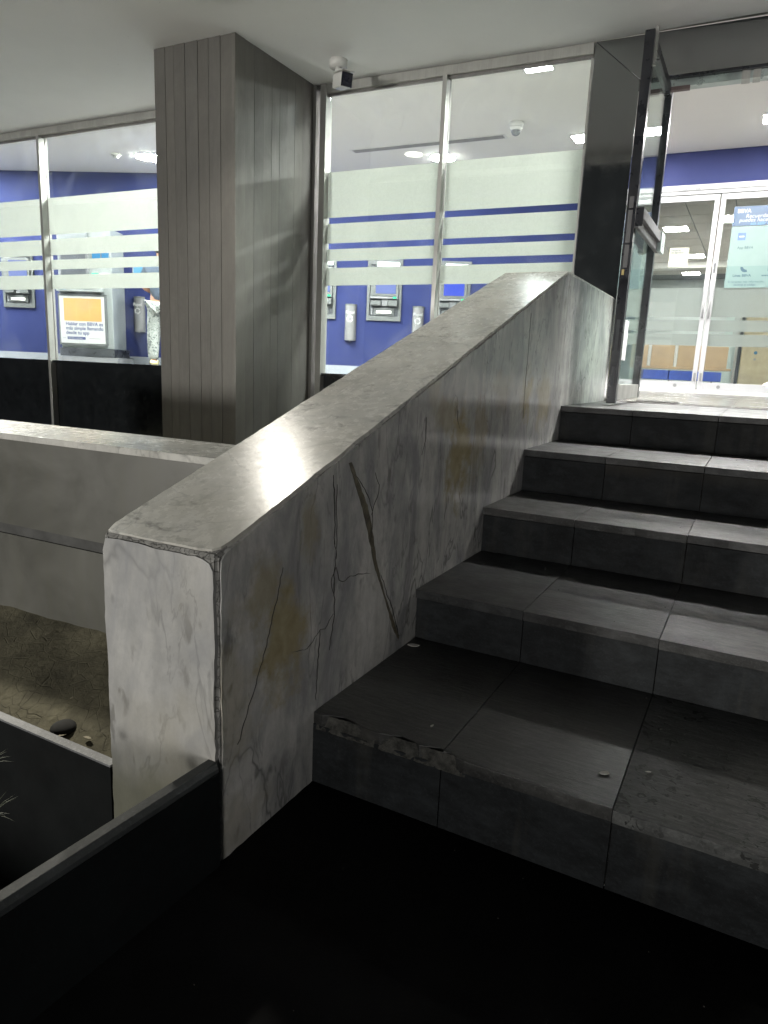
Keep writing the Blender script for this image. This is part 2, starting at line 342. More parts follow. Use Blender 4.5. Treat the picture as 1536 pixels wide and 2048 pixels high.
# ------------------------------------------------------------------ mesh helpers
class MB:
    def __init__(s): s.b = bmesh.new()
    def box(s, x0, x1, y0, y1, z0, z1, bev=0., mat=None):
        b = bmesh.new(); r = bmesh.ops.create_cube(b, size=1)
        for v in b.verts: v.co = Vector(((x0+x1)/2 + v.co.x*(x1-x0), (y0+y1)/2 + v.co.y*(y1-y0), (z0+z1)/2 + v.co.z*(z1-z0)))
        if bev: bmesh.ops.bevel(b, geom=b.edges[:], offset=bev, segments=2, profile=.6, affect='EDGES', clamp_overlap=True)
        if mat is not None: b.transform(mat)
        s.add(b); return s
    def add(s, b):
        me = bpy.data.meshes.new('tmp'); b.to_mesh(me); b.free(); s.b.from_mesh(me); bpy.data.meshes.remove(me)
    def cyl(s, p0, p1, r0, r1=None, seg=16, caps=True):
        p0, p1 = Vector(p0), Vector(p1); r1 = r0 if r1 is None else r1; d = p1-p0
        b = bmesh.new(); bmesh.ops.create_cone(b, cap_ends=caps, segments=seg, radius1=r0, radius2=r1, depth=d.length)
        b.transform(Matrix.Translation((p0+p1)/2) @ d.to_track_quat('Z', 'Y').to_matrix().to_4x4()); s.add(b); return s
    def ball(s, c, r, seg=16, sc=(1, 1, 1)):
        b = bmesh.new(); bmesh.ops.create_uvsphere(b, u_segments=seg, v_segments=seg//2+2, radius=r)
        b.transform(Matrix.Translation(c) @ Matrix.Diagonal((*sc, 1))); s.add(b); return s
    def prism(s, pts, axis, a0, a1, bev=0.):
        """extrude polygon pts (2D) along axis between a0 and a1; 2D coords are the other two axes in order"""
        b = bmesh.new()
        def mk(p, a):
            if axis == 0: return (a, p[0], p[1])
            if axis == 1: return (p[0], a, p[1])
            return (p[0], p[1], a)
        v0 = [b.verts.new(mk(p, a0)) for p in pts]; v1 = [b.verts.new(mk(p, a1)) for p in pts]
        b.faces.new(v0); b.faces.new(v1[::-1]); n = len(pts)
        for i in range(n): b.faces.new((v0[i], v1[i], v1[(i+1) % n], v0[(i+1) % n]))
        bmesh.ops.recalc_face_normals(b, faces=b.faces[:])
        if bev: bmesh.ops.bevel(b, geom=b.edges[:], offset=bev, segments=2, profile=.6, affect='EDGES', clamp_overlap=True)
        s.add(b); return s
    def quad(s, pts):
        s.b.faces.new([s.b.verts.new(p) for p in pts]); return s
    def build(s, name, mat, parent=None, smooth=False, loc=None, rotz=None):
        me = bpy.data.meshes.new(name); s.b.to_mesh(me); s.b.free(); me.materials.append(mat)
        if smooth:
            for p in me.polygons: p.use_smooth = True
        o = bpy.data.objects.new(name, me); col.objects.link(o)
        if parent is not None: o.parent = parent
        if loc is not None: o.location = loc
        if rotz is not None: o.rotation_euler.z = rotz
        return o
def box(name, mat, parent, x0, x1, y0, y1, z0, z1, bev=0.): return MB().box(x0, x1, y0, y1, z0, z1, bev).build(name, mat, parent)
def tag(o, label=None, cat=None, group=None, kind=None):
    if label: o['label'] = label
    if cat: o['category'] = cat
    if group: o['group'] = group
    if kind: o['kind'] = kind
    return o
def thing(name, label, cat, loc=(0, 0, 0), rotz=0., group=None):
    o = bpy.data.objects.new(name, None); col.objects.link(o); o.location = loc; o.rotation_euler.z = rotz
    o.empty_display_size = .1
    return tag(o, label, cat, group)
def struct(o, label=None):
    o['kind'] = 'structure'
    if label: o['label'] = label
    return o
def copy_thing(o, loc, label):
    c = o.copy(); col.objects.link(c); c.location = loc; c['label'] = label
    for ch in list(o.children):
        d = ch.copy(); col.objects.link(d); d.parent = c
        for g in list(ch.children):
            e = g.copy(); col.objects.link(e); e.parent = d
    return c
def text(name, s, size, mat, parent, loc, rot, align='LEFT', bold=False, ext=.0006, shear=0.):
    cu = bpy.data.curves.new(name, 'FONT'); cu.body = s; cu.size = size; cu.align_x = align; cu.extrude = ext; cu.shear = shear
    if bold: cu.offset = size*.018
    cu.materials.append(mat); o = bpy.data.objects.new(name, cu); col.objects.link(o); o.parent = parent
    bpy.context.view_layer.update()
    me = bpy.data.meshes.new_from_object(o.evaluated_get(bpy.context.evaluated_depsgraph_get())); bpy.data.objects.remove(o)
    me.materials.clear(); me.materials.append(mat); o = bpy.data.objects.new(name, me); col.objects.link(o); o.parent = parent
    o.location = loc; o.rotation_euler = rot; return o
def mesh_rough(o, amp, scale, keep=None):
    for v in o.data.vertices:
        p = v.co; n = mnoise.noise_vector(p*scale)*amp
        v.co = p + n
def slope(y): return .713 + .9/2.618*(y + .365)

DELTA = .0418
FO = Vector((.056, 3.56, 0)); FU = Vector((math.cos(DELTA), math.sin(DELTA), 0)); FV = Vector((-math.sin(DELTA), math.cos(DELTA), 0))
ZL, ZC, ZH = .9395, 3.17, 3.85      # landing, soffit, hall ceiling

# ------------------------------------------------------------------ ground, floors, soffit, hall
g = MB()
for x0, x1, y0, y1 in [(-.03, 60, -60, .02), (-60, -.03, -60, -2.97), (-60, -4.6, -2.97, .3), (2.77, 60, .02, 3.4)]:
    g.quad([(x0, y0, -.004), (x1, y0, -.004), (x1, y1, -.004), (x0, y1, -.004)])
struct(g.build('pavement', M['pavement']), 'dark pavement at the foot of the steps')

struct(MB().box(-12, 6, 1.05, 3.49, ZC, ZC+.12).build('soffit', M['soffit']), 'painted underside of the canopy')
fac = struct(MB().box(-12, 6, .98, 1.05, ZC-.05, ZC+.6).build('canopy_fascia', M['white_wall']), 'outer edge of the canopy')
# the wall above the windows, set on the facade line
fw = struct(MB().box(-12, 6, -.05, .2, ZC, ZC+1.0).build('facade_wall', M['white_wall'], None, loc=FO, rotz=DELTA))

# interior shell
def wpt(s, w=0): a = R(22.56); return (-4.185 + s*math.cos(a) - w*math.sin(a), 8.335 + s*math.sin(a) + w*math.cos(a))
g = MB(); g.quad([(-12, 3.62, ZL+.002), (5, 3.62, ZL+.002), (5, 20, ZL+.002), (-12, 20, ZL+.002)])
hf = struct(g.build('hall_floor', M['grout']), 'pale polished tiles inside the hall')
for i in range(-3, 5):
    for j in range(8):
        x0 = .78 + (i-1)*.6; y0 = 3.66 + j*.6 + .0
        box('floor_tile', M['floor_in'], hf, x0+.002, x0+.598, y0+.002, y0+.598, ZL+.0025, ZL+.006)
struct(MB().box(-12.5, 5, 3.75, 8.5, ZH, ZH+.1).build('hall_ceiling', M['ceil']), 'white ceiling of the cash machine hall')
struct(MB().box(-12.5, -.9, 8.5, 11, ZH, ZH+.1).build('hall_ceiling', M['ceil']))
aw = struct(MB().box(-8.6, 3.62, 0, .12, ZL, ZH).build('blue_wall', M['blue'], None, loc=(-4.185, 8.335, 0), rotz=R(22.56)), 'blue wall that holds the cash machines')
box('skirting', M['base_white'], aw, -8.6, 3.62, -.012, -.0005, ZL, 1.105)
struct(MB().box(-1.05, -.95, 8.56, 9.9, ZL, ZH).build('return_wall', M['blue']))
struct(MB().box(-12.3, -12.2, 3.6, 6, ZL, ZH).build('hall_end_wall', M['blue']))
struct(MB().box(4.4, 4.5, 3.7, 8.5, ZL, ZH).build('hall_side_wall', M['white_wall']))

# ------------------------------------------------------------------ staircase
risers = [.203, .3775, .562, .7555, .9395]; ys = [0, .617, 1.227, 1.731, 2.344]
joints = [.0, .370, .769, 1.168, 1.567, 1.966, 2.365, 2.764]
st = thing('stone_staircase', 'flight of dark stone steps rising from the pavement to the door', 'staircase')
core = MB()
for k in range(5):
    y1 = ys[k+1] if k < 4 else 3.50
    core.box(.002, 2.76, ys[k]+.020, y1+.018, -.002, risers[k]-.034)
core.build('step_core', M['core'], st)
for k in range(5):
    y1 = ys[k+1] + .016 if k < 4 else 3.56
    zt = risers[k]; zb = 0 if k == 0 else risers[k-1]
    for j in range(7):
        x0, x1 = joints[j]+.0008, joints[j+1]-.0008
        dz = random.uniform(-.0012, .0012); dy = random.uniform(-.002, .002)
        m = M['tread_pit'] if (k == 0 and j >= 2) else M[random.choice(['tread', 'tread_b', 'tread_c'])]
        mb = MB()
        if k == 0 and j in (0, 1):
            # worn, broken nosing on the lowest step
            prof = [(.0, .002), (.03, .0), (.05, .012), (.085, .022), (.12, .016), (.15, .004), (.20, .002), (.235, .010), (.255, .020), (.29, .014), (.31, .004), (.335, .012), (.36, .022), (.39, .014), (.41, .003), (.43, -.004), (.52, -.006), (.60, -.003), (.68, -.006), (.77, -.004)]
            pts = [(x0, dict(prof).get(x0, .006))] + [(a, b) for a, b in prof if x0 < a < x1] + [(x1, -.004 if j else .016)]
            front = [(a, b) for a, b in pts]
            poly = front + [(x1, y1), (x0, y1)]
            mb.prism(poly, 2, zt-.032, zt, .0012)
        elif k == 4:
            yj = [ys[4]-.008, 2.95, 3.555]
            for q in range(2):
                MB().box(x0, x1, yj[q]+.0015, yj[q+1]-.0015, zt-.03, zt+dz*.5, .0015).build('landing_slab', M['tread'], st)
            mb.b.free(); mb = None
        else:
            n = 9; fr = [(x0 + (x1-x0)*i/n, ys[k]-.008+dy + random.uniform(-.0016, .0016)) for i in range(n+1)]
            mb.prism(fr + [(x1, y1), (x0, y1)], 2, zt-.030+dz, zt+dz, .0014)
        if mb: mb.build('tread_slab', m, st)
        ro = random.uniform(0, .002)
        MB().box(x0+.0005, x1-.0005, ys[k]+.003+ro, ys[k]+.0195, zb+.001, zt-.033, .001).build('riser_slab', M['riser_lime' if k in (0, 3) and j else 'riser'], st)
# rough broken stone exposed under the worn nosing
g = MB(); nx, nz = 70, 8
V = []
for i in range(nx+1):
    x = .012 + .42*i/nx; rowv = []
    for k in range(nz+1):
        z = .158 + .0435*k/nz; p = Vector((x, z, 0))
        bite = .5 + .5*mnoise.noise(p*14 + Vector((3, 0, 0)))
        y = .0015 + .014*(k/nz)*bite + mnoise.fractal(p*55, 1., 2., 4)*.0035
        rowv.append(g.b.verts.new((x, y, z)))
    V.append(rowv)
for i in range(nx):
    for k in range(nz): g.b.faces.new((V[i][k], V[i+1][k], V[i+1][k+1], V[i][k+1]))
g.build('broken_bed', plain('broken_step_stone', (.055, .054, .048), .85, var=.7, scale=45, bump=.6), st)

# ------------------------------------------------------------------ marble balustrade
W = .338
bal = thing('marble_balustrade', 'thick sloping marble balustrade with cracked edges beside the steps', 'balustrade')
Yf, Yp, Ye = -.365, 2.253, 3.51
Zp = 1.613
ins = .010
ci = .0035
core = MB().prism([(Yf+ci, -.43), (Ye-.003, -.43), (Ye-.003, 1.620-ci), (Yp, Zp-ci+.002), (Yf+ci+.004, slope(Yf)-ci), (Yf+ci, slope(Yf)-ci-.004)], 0, -W+ci, -ci)
core = core.build('mortar_core', M['mortar'], bal)
bmx = bmesh.new(); bmx.from_mesh(core.data); bmesh.ops.bevel(bmx, geom=bmx.edges[:], offset=.007, segments=3, affect='EDGES'); bmx.to_mesh(core.data); bmx.free()
def ragged(pts, step=.02, amp=.003, seed=0):
    out = []
    for i in range(len(pts)):
        a, b = Vector((*pts[i], 0)), Vector((*pts[(i+1) % len(pts)], 0)); L = (b-a).length; n = max(1, int(L/step))
        nn = Vector((-(b-a).y, (b-a).x, 0)).normalized()
        for k in range(n):
            p = a.lerp(b, k/n)
            d = mnoise.noise(p*38 + Vector((seed, 0, 0)))*amp + mnoise.noise(p*9 + Vector((seed, 4, 0)))*amp*1.2 if 0 < k else 0
            out.append(((p + nn*d).x, (p + nn*d).y))
    return out
# right face slabs (towards the steps)
e = .012
cuts = [Yf+.013, .086, 1.147, 2.288, Ye-.003]
def top_at(y): return (slope(y) if y <= Yp else Zp + (y-Yp)*.006) - e
for i in range(4):
    a, b = cuts[i]+.0008, cuts[i+1]-.0008
    ta, tb = top_at(a), top_at(b)
    poly = [(a, -.002), (b, -.002), (b, tb)]
    if a < Yp < b: poly.append((Yp, Zp-e))
    if i == 0: poly += [(a+.022, top_at(a+.022)), (a+.009, ta-.001), (a+.002, ta-.010), (a, ta-.026)]
    else: poly.append((a, ta))
    poly = ragged(poly, .022, .0030, i*7.)
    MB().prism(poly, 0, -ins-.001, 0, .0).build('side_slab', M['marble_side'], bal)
# left face
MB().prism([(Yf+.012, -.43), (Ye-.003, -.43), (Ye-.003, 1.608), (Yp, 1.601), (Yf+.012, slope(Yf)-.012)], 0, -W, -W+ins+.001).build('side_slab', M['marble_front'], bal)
# front slab
fp = [(-W+.006, -.43), (-.009, -.43), (-.009, .64), (-.011, .676), (-.020, .691), (-.038, .698), (-.30, .701), (-W+.014, .699), (-W+.004, .67)]
fp = ragged(fp, .02, .0028, 31.)
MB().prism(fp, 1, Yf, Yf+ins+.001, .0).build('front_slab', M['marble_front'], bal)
# sloping top slabs: polygons in (x, t) where t runs up the slope
ang = math.atan2(.9, 2.618)
def slope_slab(name, poly, mat, thick=.012, off=0.):
    mb = MB().prism(poly, 2, -thick, 0, .0)
    o = mb.build(name, mat, bal); o.rotation_euler.x = ang; o.location = (0, Yf, slope(Yf)+off); return o
Lt = math.hypot(2.618, .9)
tj = (1.126-Yf)/math.cos(ang)
p1 = [(-W+.014, .009), (-.050, .011), (-.026, .016), (-.013, .030), (-.008, .06), (-.006, .30), (-.007, tj-.0004), (-W+.003, tj-.0004), (-W+.003, .04)]
slope_slab('top_slab', ragged(p1, .022, .0026, 51.), M['marble_top'])
p2 = [(-W+.003, tj+.0004), (-.007, tj+.0004), (-.003, Lt), (-W+.002, Lt)]
slope_slab('top_slab', ragged(p2, .022, .0026, 61.), M['marble_top'])
MB().prism([(-W+.002, Yp+.001), (-.003, Yp+.001), (-.003, Ye-.003), (-W+.002, Ye-.003)], 2, 1.602, 1.6145).build('top_slab', M['marble_top'], bal)
# cracks and the brown vein in the side face
def ribbon(name, poly, mat, x=.0012):
    return MB().prism(poly, 0, x-.002, x).build(name, mat, bal)
band = [(0.146, 0.85), (0.161, 0.851), (0.187, 0.814), (0.216, 0.776), (0.257, 0.72), (0.285, 0.658), (0.304, 0.595), (0.32, 0.549), (0.345, 0.50), (0.375, 0.44), (0.41, 0.385), (0.45, 0.325), (0.5, 0.243), (.494, .238), (0.456, 0.285), (0.405, 0.372), (0.355, 0.458), (0.317, 0.516), (0.287, 0.591), (0.256, 0.656), (0.22, 0.726), (0.189, 0.779)]
ribbon('stain_vein', ragged(band, .012, .0035, 3.), M['vein'], .0006)
def crackline(pts, w0, mat=None, seed=0):
    L, Rr = [], []
    P = [Vector((a, b, 0)) for a, b in pts]; Q = []
    for i in range(len(P)-1):
        n = max(1, int((P[i+1]-P[i]).length/.012))
        for k in range(n): Q.append(P[i].lerp(P[i+1], k/n))
    Q.append(P[-1])
    for i, p in enumerate(Q):
        d = (Q[min(i+1, len(Q)-1)] - Q[max(i-1, 0)]).normalized(); nn = Vector((-d.y, d.x, 0))
        j = nn*mnoise.noise(p*60 + Vector((seed, 0, 0)))*.005
        ww = w0*(.35 + .9*abs(mnoise.noise(p*22 + Vector((0, seed, 0)))))*min(1, (i+1)/4, (len(Q)-i)/4)
        L.append(tuple((p+j+nn*ww)[:2])); Rr.append(tuple((p+j-nn*ww)[:2]))
    ribbon('crack', L + Rr[::-1], mat or M['crack'], .0011)
crackline([(0.073, 0.827), (0.079, 0.761), (0.087, 0.694), (0.084, 0.661), (0.096, 0.611), (0.087, 0.558), (0.095, 0.487), (0.093, 0.431), (0.083, 0.392), (0.075, 0.351)], .0026, seed=1)
crackline([(.092, .80), (.089, .74), (.097, .69), (.095, .64), (.098, .60)], .0014, seed=2)
crackline([(0.098, 0.576), (0.115, 0.537), (0.131, 0.526), (0.16, 0.533), (0.228, 0.527), (0.287, 0.514)], .0013, seed=3)
crackline([(.098, .576), (.080, .555), (.076, .53), (.09, .50)], .0013, seed=4)
crackline([(0.028, 0.424), (0.023, 0.37), (0.018, 0.316), (0.014, 0.232)], .0016, seed=5)
crackline([(-0.139, 0.633), (-0.158, 0.571), (-0.203, 0.45), (-0.248, 0.357), (-0.3, 0.258)], .0010, seed=6)
crackline([(0.293, 0.808), (0.32, 0.769), (0.319, 0.747), (0.295, 0.715), (0.279, 0.688)], .0012, seed=7)
crackline([(.19, .81), (.235, .77), (.265, .735), (.285, .70), (.29, .66), (.283, .62)], .0012, seed=8)
crackline([(.352, .49), (.375, .465), (.40, .41), (.43, .38), (.46, .32), (.497, .25)], .0016, seed=9)
crackline([(.09, .45), (.05, .42), (.028, .425), (-.03, .39), (-.1, .41)], .0009, seed=10)
crackline([(1.66, 1.36), (1.665, 1.2), (1.66, 1.02), (1.67, .9)], .0006, seed=11)
crackline([(.62, .95), (.625, .88), (.60, .83)], .0010, seed=12)
crackline([(.87, .98), (.885, .93), (.91, .90)], .0010, seed=13)

# ------------------------------------------------------------------ left planter: pale wall, soil, thin black walls
pw = thing('planter_wall', 'long pale planter wall with a polished cap running off the balustrade', 'wall', (-W-.001, .014, 0), .024)
box('wall_body', M['cap_wall'], pw, -4.5, 0, .003, .275, .0, .502)
box('shadow_band', M['wall_shadow'], pw, -4.5, 0, .012, .275, .502, .537)  # stripe of shade on the wall, put in as a shallow darker-coloured recess
box('wall_body', M['cap_wall'], pw, -4.5, 0, .003, .275, .537, .820)
xs = [-4.5, -3.3, -2.1, -1.31, 0]
for i in range(4): MB().box(xs[i]+.001, xs[i+1]-.001, .0, .285, .8205, .841+random.uniform(-.0006, .0006), .002).build('cap_slab', M['marble_top'], pw)
g = MB(); nx, ny = 90, 22
V = [[g.b.verts.new((-4.6 + 4.25*i/nx, -.338 + .358*j/ny, .095 + .155*(j/ny) + mnoise.fractal(Vector((-4.6+4.25*i/nx, -.338+.358*j/ny, 0))*7, 1., 2., 5)*.012)) for j in range(ny+1)] for i in range(nx+1)]
for i in range(nx):
    for j in range(ny): g.b.faces.new((V[i][j], V[i+1][j], V[i+1][j+1], V[i][j+1]))
soil = g.build('soil', M['soil'], smooth=True); tag(soil, 'cracked dry earth between the pale wall and the black slab', 'soil', kind='stuff')
g = MB(); g.quad([(-5, .29, .25), (-.34, .29, .25), (-.34, 3.5, .25), (-5, 3.5, .25)]); struct(g.build('back_court_ground', M['soil']))
g = MB(); g.quad([(-4.6, -3, -.42), (-.03, -3, -.42), (-.03, -.33, -.42), (-4.6, -.33, -.42)]); struct(g.build('planter_bed', plain('dark_wet_soil', (.008, .008, .006), .9)))
o = thing('black_planter_slab', 'thin black granite planter wall lying across behind the near one', 'planter wall', (-W-.002, -.340, 0), .0)
box('slab_face', M['black_granite'], o, -4.2, 0, -.025, -.0, -.43, .1215)
box('cut_edge', M['black_edge'], o, -4.2, 0, -.0255, .0, .122, .128, .001)
o = thing('black_planter_slab', 'near black granite planter slab running from the balustrade foot toward the viewer', 'planter wall', (.003, -.3665, 0), R(-2.6))
MB().prism([(-.030, -.43), (0.0, -.43), (.0, .236), (-.007, .2475), (-.030, .2475)], 1, -2.6, 0, .0012).build('slab_face', M['side_edge'], o)
box('inner_face', M['black_granite'], o, .0004, .0024, -2.6, 0, -.02, .226)
# debris on the soil, grass tufts, the black blob
def flake(name, p, s, mat, label, cat, group, seed, lift=.002):
    random.seed(seed); n = 7; pts = []
    for i in range(n):
        a = 2*math.pi*i/n; r = s*random.uniform(.6, 1.1); pts.append((math.cos(a)*r*1.25, math.sin(a)*r*.6))
    mb = MB().prism(pts, 2, 0, .0012); o = mb.build(name, mat); o.location = (p[0], p[1], p[2]+lift); o.rotation_euler = (random.uniform(-.12, .12), random.uniform(-.12, .12), random.uniform(0, 3))
    return tag(o, label, cat, group)
def soil_z(x, y): return .095 + .155*((y+.338)/.358)
for i, (x, y, s, lb) in enumerate([(-.575, -.315, .014, 'pale dry leaf on the soil, middle of three beside the black slab'), (-.548, -.335, .012, 'pale dry leaf on the soil closest to the black slab'), (-.50, -.30, .012, 'pale dry leaf on the soil nearest the balustrade, beside the black slab'),
                                   (-.66, -.22, .006, 'tiny pale chip on the lit soil farther left'), (-.97, -.06, .014, 'small grey crumpled leaf at the foot of the pale wall')]):
    flake('dry_leaf', (x, y, soil_z(x, y)), s, M['leaf'], lb, 'leaf', 'dry leaves on the planter soil', 40+i, .010)
mb = MB(); mb.ball((0, 0, 0), .036, 20, (1, 1, .45)); o = mb.build('dark_blob', plain('dark_blob_surface', (.006, .006, .005), .9), smooth=True); o.location = (-.60, -.293, soil_z(-.6, -.293)+.002)  # plain black blob for a dark half-round spot on the soil
tag(o, 'rounded black shape on the soil against the black slab', 'stone')
random.seed(11)
def tuft(loc, n, L, label, sc=1.):
    mb = MB()
    for i in range(n):
        a = random.uniform(0, 6.28); el = random.uniform(.1, 1.3); d = Vector((math.cos(a)*math.cos(el), math.sin(a)*math.cos(el), math.sin(el))); l = L*random.uniform(.6, 1.1)
        side = d.cross(Vector((0, 0, 1))).normalized()*.0013*sc; tip = d*l + Vector((0, 0, -.15*l)); mid = d*l*.55
        mb.b.faces.new([mb.b.verts.new(p) for p in (-side, side, mid+side*.8, mid-side*.8)])
        mb.b.faces.new([mb.b.verts.new(p) for p in (mid-side*.8, mid+side*.8, tip)])
    o = mb.build('grass_tuft', M['grass']); o.location = loc; return tag(o, label, 'grass tuft', 'spiky tufts in the dark planter')
tuft((-.43, -.60, .228), 26, .050, 'upper spiky grass tuft at the left edge of the dark planter')
tuft((-.275, -.70, .222), 34, .055, 'lower spiky grass tuft in the dark planter near the near slab')
mb = MB(); mb.cyl((-.43, -.60, .0), (-.43, -.60, .228), .002, seg=6); 
for i, (x, y, s, lb) in enumerate([(.029, .55, .017, 'cream paper scrap on the step beside the balustrade'), (.727, .12, .013, 'round white paper scrap on the lowest step'), (.815, .18, .006, 'thin white sliver on the lowest step right of the scrap'), (.30, .10, .006, 'tiny white crumb on the lowest step near its broken edge')]):
    flake('paper_scrap', (x, y, .2045), s, M['scrap'], lb, 'paper scrap', 'litter on the steps', 20+i, .0012)
mb.b.free()
flake('leaf_scrap', (.22, 2.24, .7565), .010, M['brass'], 'yellowish scrap on the upper step below the landing', 'leaf', 'litter on the steps', 77)

random.seed(21); g = MB()
def step_z(y):
    z = 0.
    for k in range(5):
        if y > ys[k]+.03: z = risers[k]
    return z
for i in range(105):
    if i < 92: x, y = random.uniform(.05, 1.6), random.uniform(.05, 2.3)
    else: x, y = random.uniform(.0, 1.5), random.uniform(-1.0, -.02)
    if y > 0 and min(abs(y-q) for q in ys) < .035: continue
    z = step_z(y) + .0008; r = random.uniform(.0006, .0019); n = 5; a0 = random.uniform(0, 6)
    top = [g.b.verts.new((x+math.cos(a0+i_*1.257)*r, y+math.sin(a0+i_*1.257)*r*.6, z+random.uniform(.0002, .0008))) for i_ in range(n)]
    bot = [g.b.verts.new((x+math.cos(a0+i_*1.257)*r*1.1, y+math.sin(a0+i_*1.257)*r*.7, z-.0008)) for i_ in range(n)]
    g.b.faces.new(top)
    for i_ in range(n): g.b.faces.new((top[i_], bot[i_], bot[(i_+1) % n], top[(i_+1) % n]))
tag(g.build('grit', plain('pale_grit', (.10, .095, .085), .9, var=.5, scale=50)), 'scattered grit and crumbs on the steps and pavement', 'grit', kind='stuff')

# ------------------------------------------------------------------ clad column
cl = thing('clad_column', 'square column clad in weathered bronze vertical slats up to the soffit', 'column')
box('column_core', M['col_core'], cl, -3.035, -2.362, 2.505, 3.47, .2, ZC-.002)
fx = [-3.045, -2.947, -2.87, -2.772, -2.663, -2.572, -2.473, -2.377]
random.seed(5)
for i in range(7):
    d = random.choice([0, .0015, .003, .001]); yy = 2.470 + .0418*0 + .026*(fx[i]+3.045)/.67
    MB().box(fx[i]+.0002, fx[i+1]-.0002, yy+d*.6, 2.51, .2, ZC-.001, .0006).build('slat', M['slats'][[1, 2, 1, 3, 1, 3, 0][i]], cl)
MB().box(-2.375, -2.347, 2.488, 2.515, .2, ZC-.001, .003).build('corner_trim', M['slats'][2], cl)
ry = [2.517, 2.596, 2.692, 2.792, 2.887, 2.978, 3.072, 3.163, 3.257, 3.397]
for i in range(9):
    d = random.choice([0, .0015, .003, .001])
    MB().box(-2.366, -2.350-d*.7, ry[i]+(.002 if i == 1 else .0002), ry[i+1]-.0002, .2, ZC-.001, .0006).build('slat', M['slats'][[2, 0, 3, 0, 1, 3, 0, 2, 1][i]], cl)

# ------------------------------------------------------------------ facade glazing
def facade(name, label, u0, u1, mulls, big, parts_left=None):
    t = thing(name, label, 'shop window', FO, DELTA, 'tall shop windows of the hall')
    box('head_frame', M['alu'], t, u0, u1, -.055, .03, 3.105, ZC-.003)
    box('head_bead', M['alu_dark'], t, u0, u1, -.030, -.012, 3.088, 3.1045)
    box('base_panel', M['black_panel'], t, u0, u1, .0, .03, .2, 1.012)
    box('sill', M['black_panel'], t, u0, u1, -.045, .035, 1.013, 1.034, .002)
    edges = [u0] + mulls + [u1]
    for i in range(len(edges)-1):
        a = edges[i] + (.019 if i else 0); b = edges[i+1] - (.019 if i < len(edges)-2 else 0)
        pn = box('pane', M['glass'], t, a, b, .0, .005, 1.035, 3.104)
        for z0, z1 in [(2.230, 2.562), (2.040, 2.186), (1.906, 1.996), (1.722, 1.855)]:
            box('frosted_band', M['film'], t, a, b, .0056, .0066, z0, z1)
    for m in mulls:
        MB().box(m-.016, m+.016, -.066, -.001, .22 if big else 1.035, 3.104, .002).build('mullion', M['alu'], t)
        box('mullion', M['alu_dark'], t, m-.016, m+.016, .006, .03, 1.035, 3.104)
    return t
lw = facade('hall_window', 'hall window left of the column with a kiosk behind its frosted bands', -8.6, -3.0, [-7.35, -5.45], True)
rw = facade('hall_window', 'hall window between the column and the black door portal', -2.30, -.345, [-1.345], False)
box('jamb', M['alu'], rw, -2.352, -2.301, -.06, .03, .2, ZC-.003, .002)
box('jamb', M['alu'], rw, -.3595, -.346, -.03, .02, .94, 3.104)
box('jamb', M['alu_dark'], rw, -2.43, -2.39, -.055, .03, .2, ZC-.003)

# portal
po = thing('granite_portal', 'polished black granite surround of the entrance with a mitred corner', 'door surround', FO, DELTA)
MB().prism([(-.335, ZL+.001), (-.046, ZL+.001), (-.046, 2.915), (-.335, 3.168)], 1, -.055, .10, .0015).build('pillar_slab', M['portal'], po)
MB().prism([(-.044, 2.917), (3.2, 2.917), (3.2, 3.168), (-.3325, 3.168)], 1, -.055, .10, .0015).build('header_slab', M['portal'], po)
MB().box(-.325, -.056, -.045, .09, ZL+.002, 3.167).box(-.0555, 3.19, -.045, .09, 2.925, 3.1685).build('leak_stop', M['black_metal'], po)  # unseen core added to stop light leaking through the slab joints
box('header_soffit_strip', M['black_metal'], po, -.044, 3.2, -.05, .10, 2.905, 2.9165)
# door track under the header
tr = thing('door_track', 'pale green glass and metal track under the portal header', 'door track', FO, DELTA)
t_m = plain('track_grey_green', (.40, .46, .45), .3, .3)
box('channel', t_m, tr, .0, 3.2, -.02, .05, 2.862, 2.904)
box('bracket', M['alu'], tr, .53, .575, -.028, .05, 2.858, 2.904); box('bracket', M['alu'], tr, .59, .63, -.028, .05, 2.858, 2.904)
box('pivot_plate', M['black_metal'], tr, .02, .075, -.03, .03, 2.838, 2.861)
box('closer_arm', plain('rusty_arm', (.13, .09, .09), .6), tr, .12, .25, -.035, .0, 2.84, 2.861)
# floor track
o = thing('floor_track', 'worn metal door track lying on the landing inside the doorway', 'door track', (.18, 3.70, ZL+.0065), .0)
box('rail', M['alu_dark'], o, .0, .26, .0, .035, .0, .006, .001); box('rail_lip', M['steel'], o, .0, .27, .045, .055, .0, .009, .001)

# ------------------------------------------------------------------ open glass door leaf
dl = thing('glass_door_leaf', 'black framed glass door leaf standing open toward the steps', 'door')
x0, x1, ya, yb, za, zb = .150, .200, 2.78, 3.66, .972, 2.885
MB().box(x0, x1, ya, ya+.058, za-.02, zb, .003).build('stile', M['black_metal'], dl)
MB().box(x0, x1, yb-.05, yb, za, zb, .003).build('stile', M['black_metal'], dl)
MB().box(x0+.002, x1-.002, ya+.0585, yb-.0505, zb-.055, zb-.002, .003).build('top_rail', M['black_metal'], dl)
MB().box(x0+.002, x1-.002, ya+.0585, yb-.0505, za, za+.088, .003).build('bottom_rail', M['alu'], dl)
pn = MB().box(.172, .178, ya+.0585, yb-.0505, za+.0885, zb-.0555).build('pane', M['glass_clear'], dl)
MB().box(.2005, .243, ya-.01, yb-.03, 1.955, 2.012, .003).build('push_bar', M['steel'], dl)
MB().box(.2005, .225, ya-.005, yb-.03, 1.905, 1.9545, .006).build('push_bar', M['steel'], dl)
MB().box(.205, .246, ya-.013, ya-.0105, 1.912, 2.008, .001).build('bar_end_cap', M['black_metal'], dl)
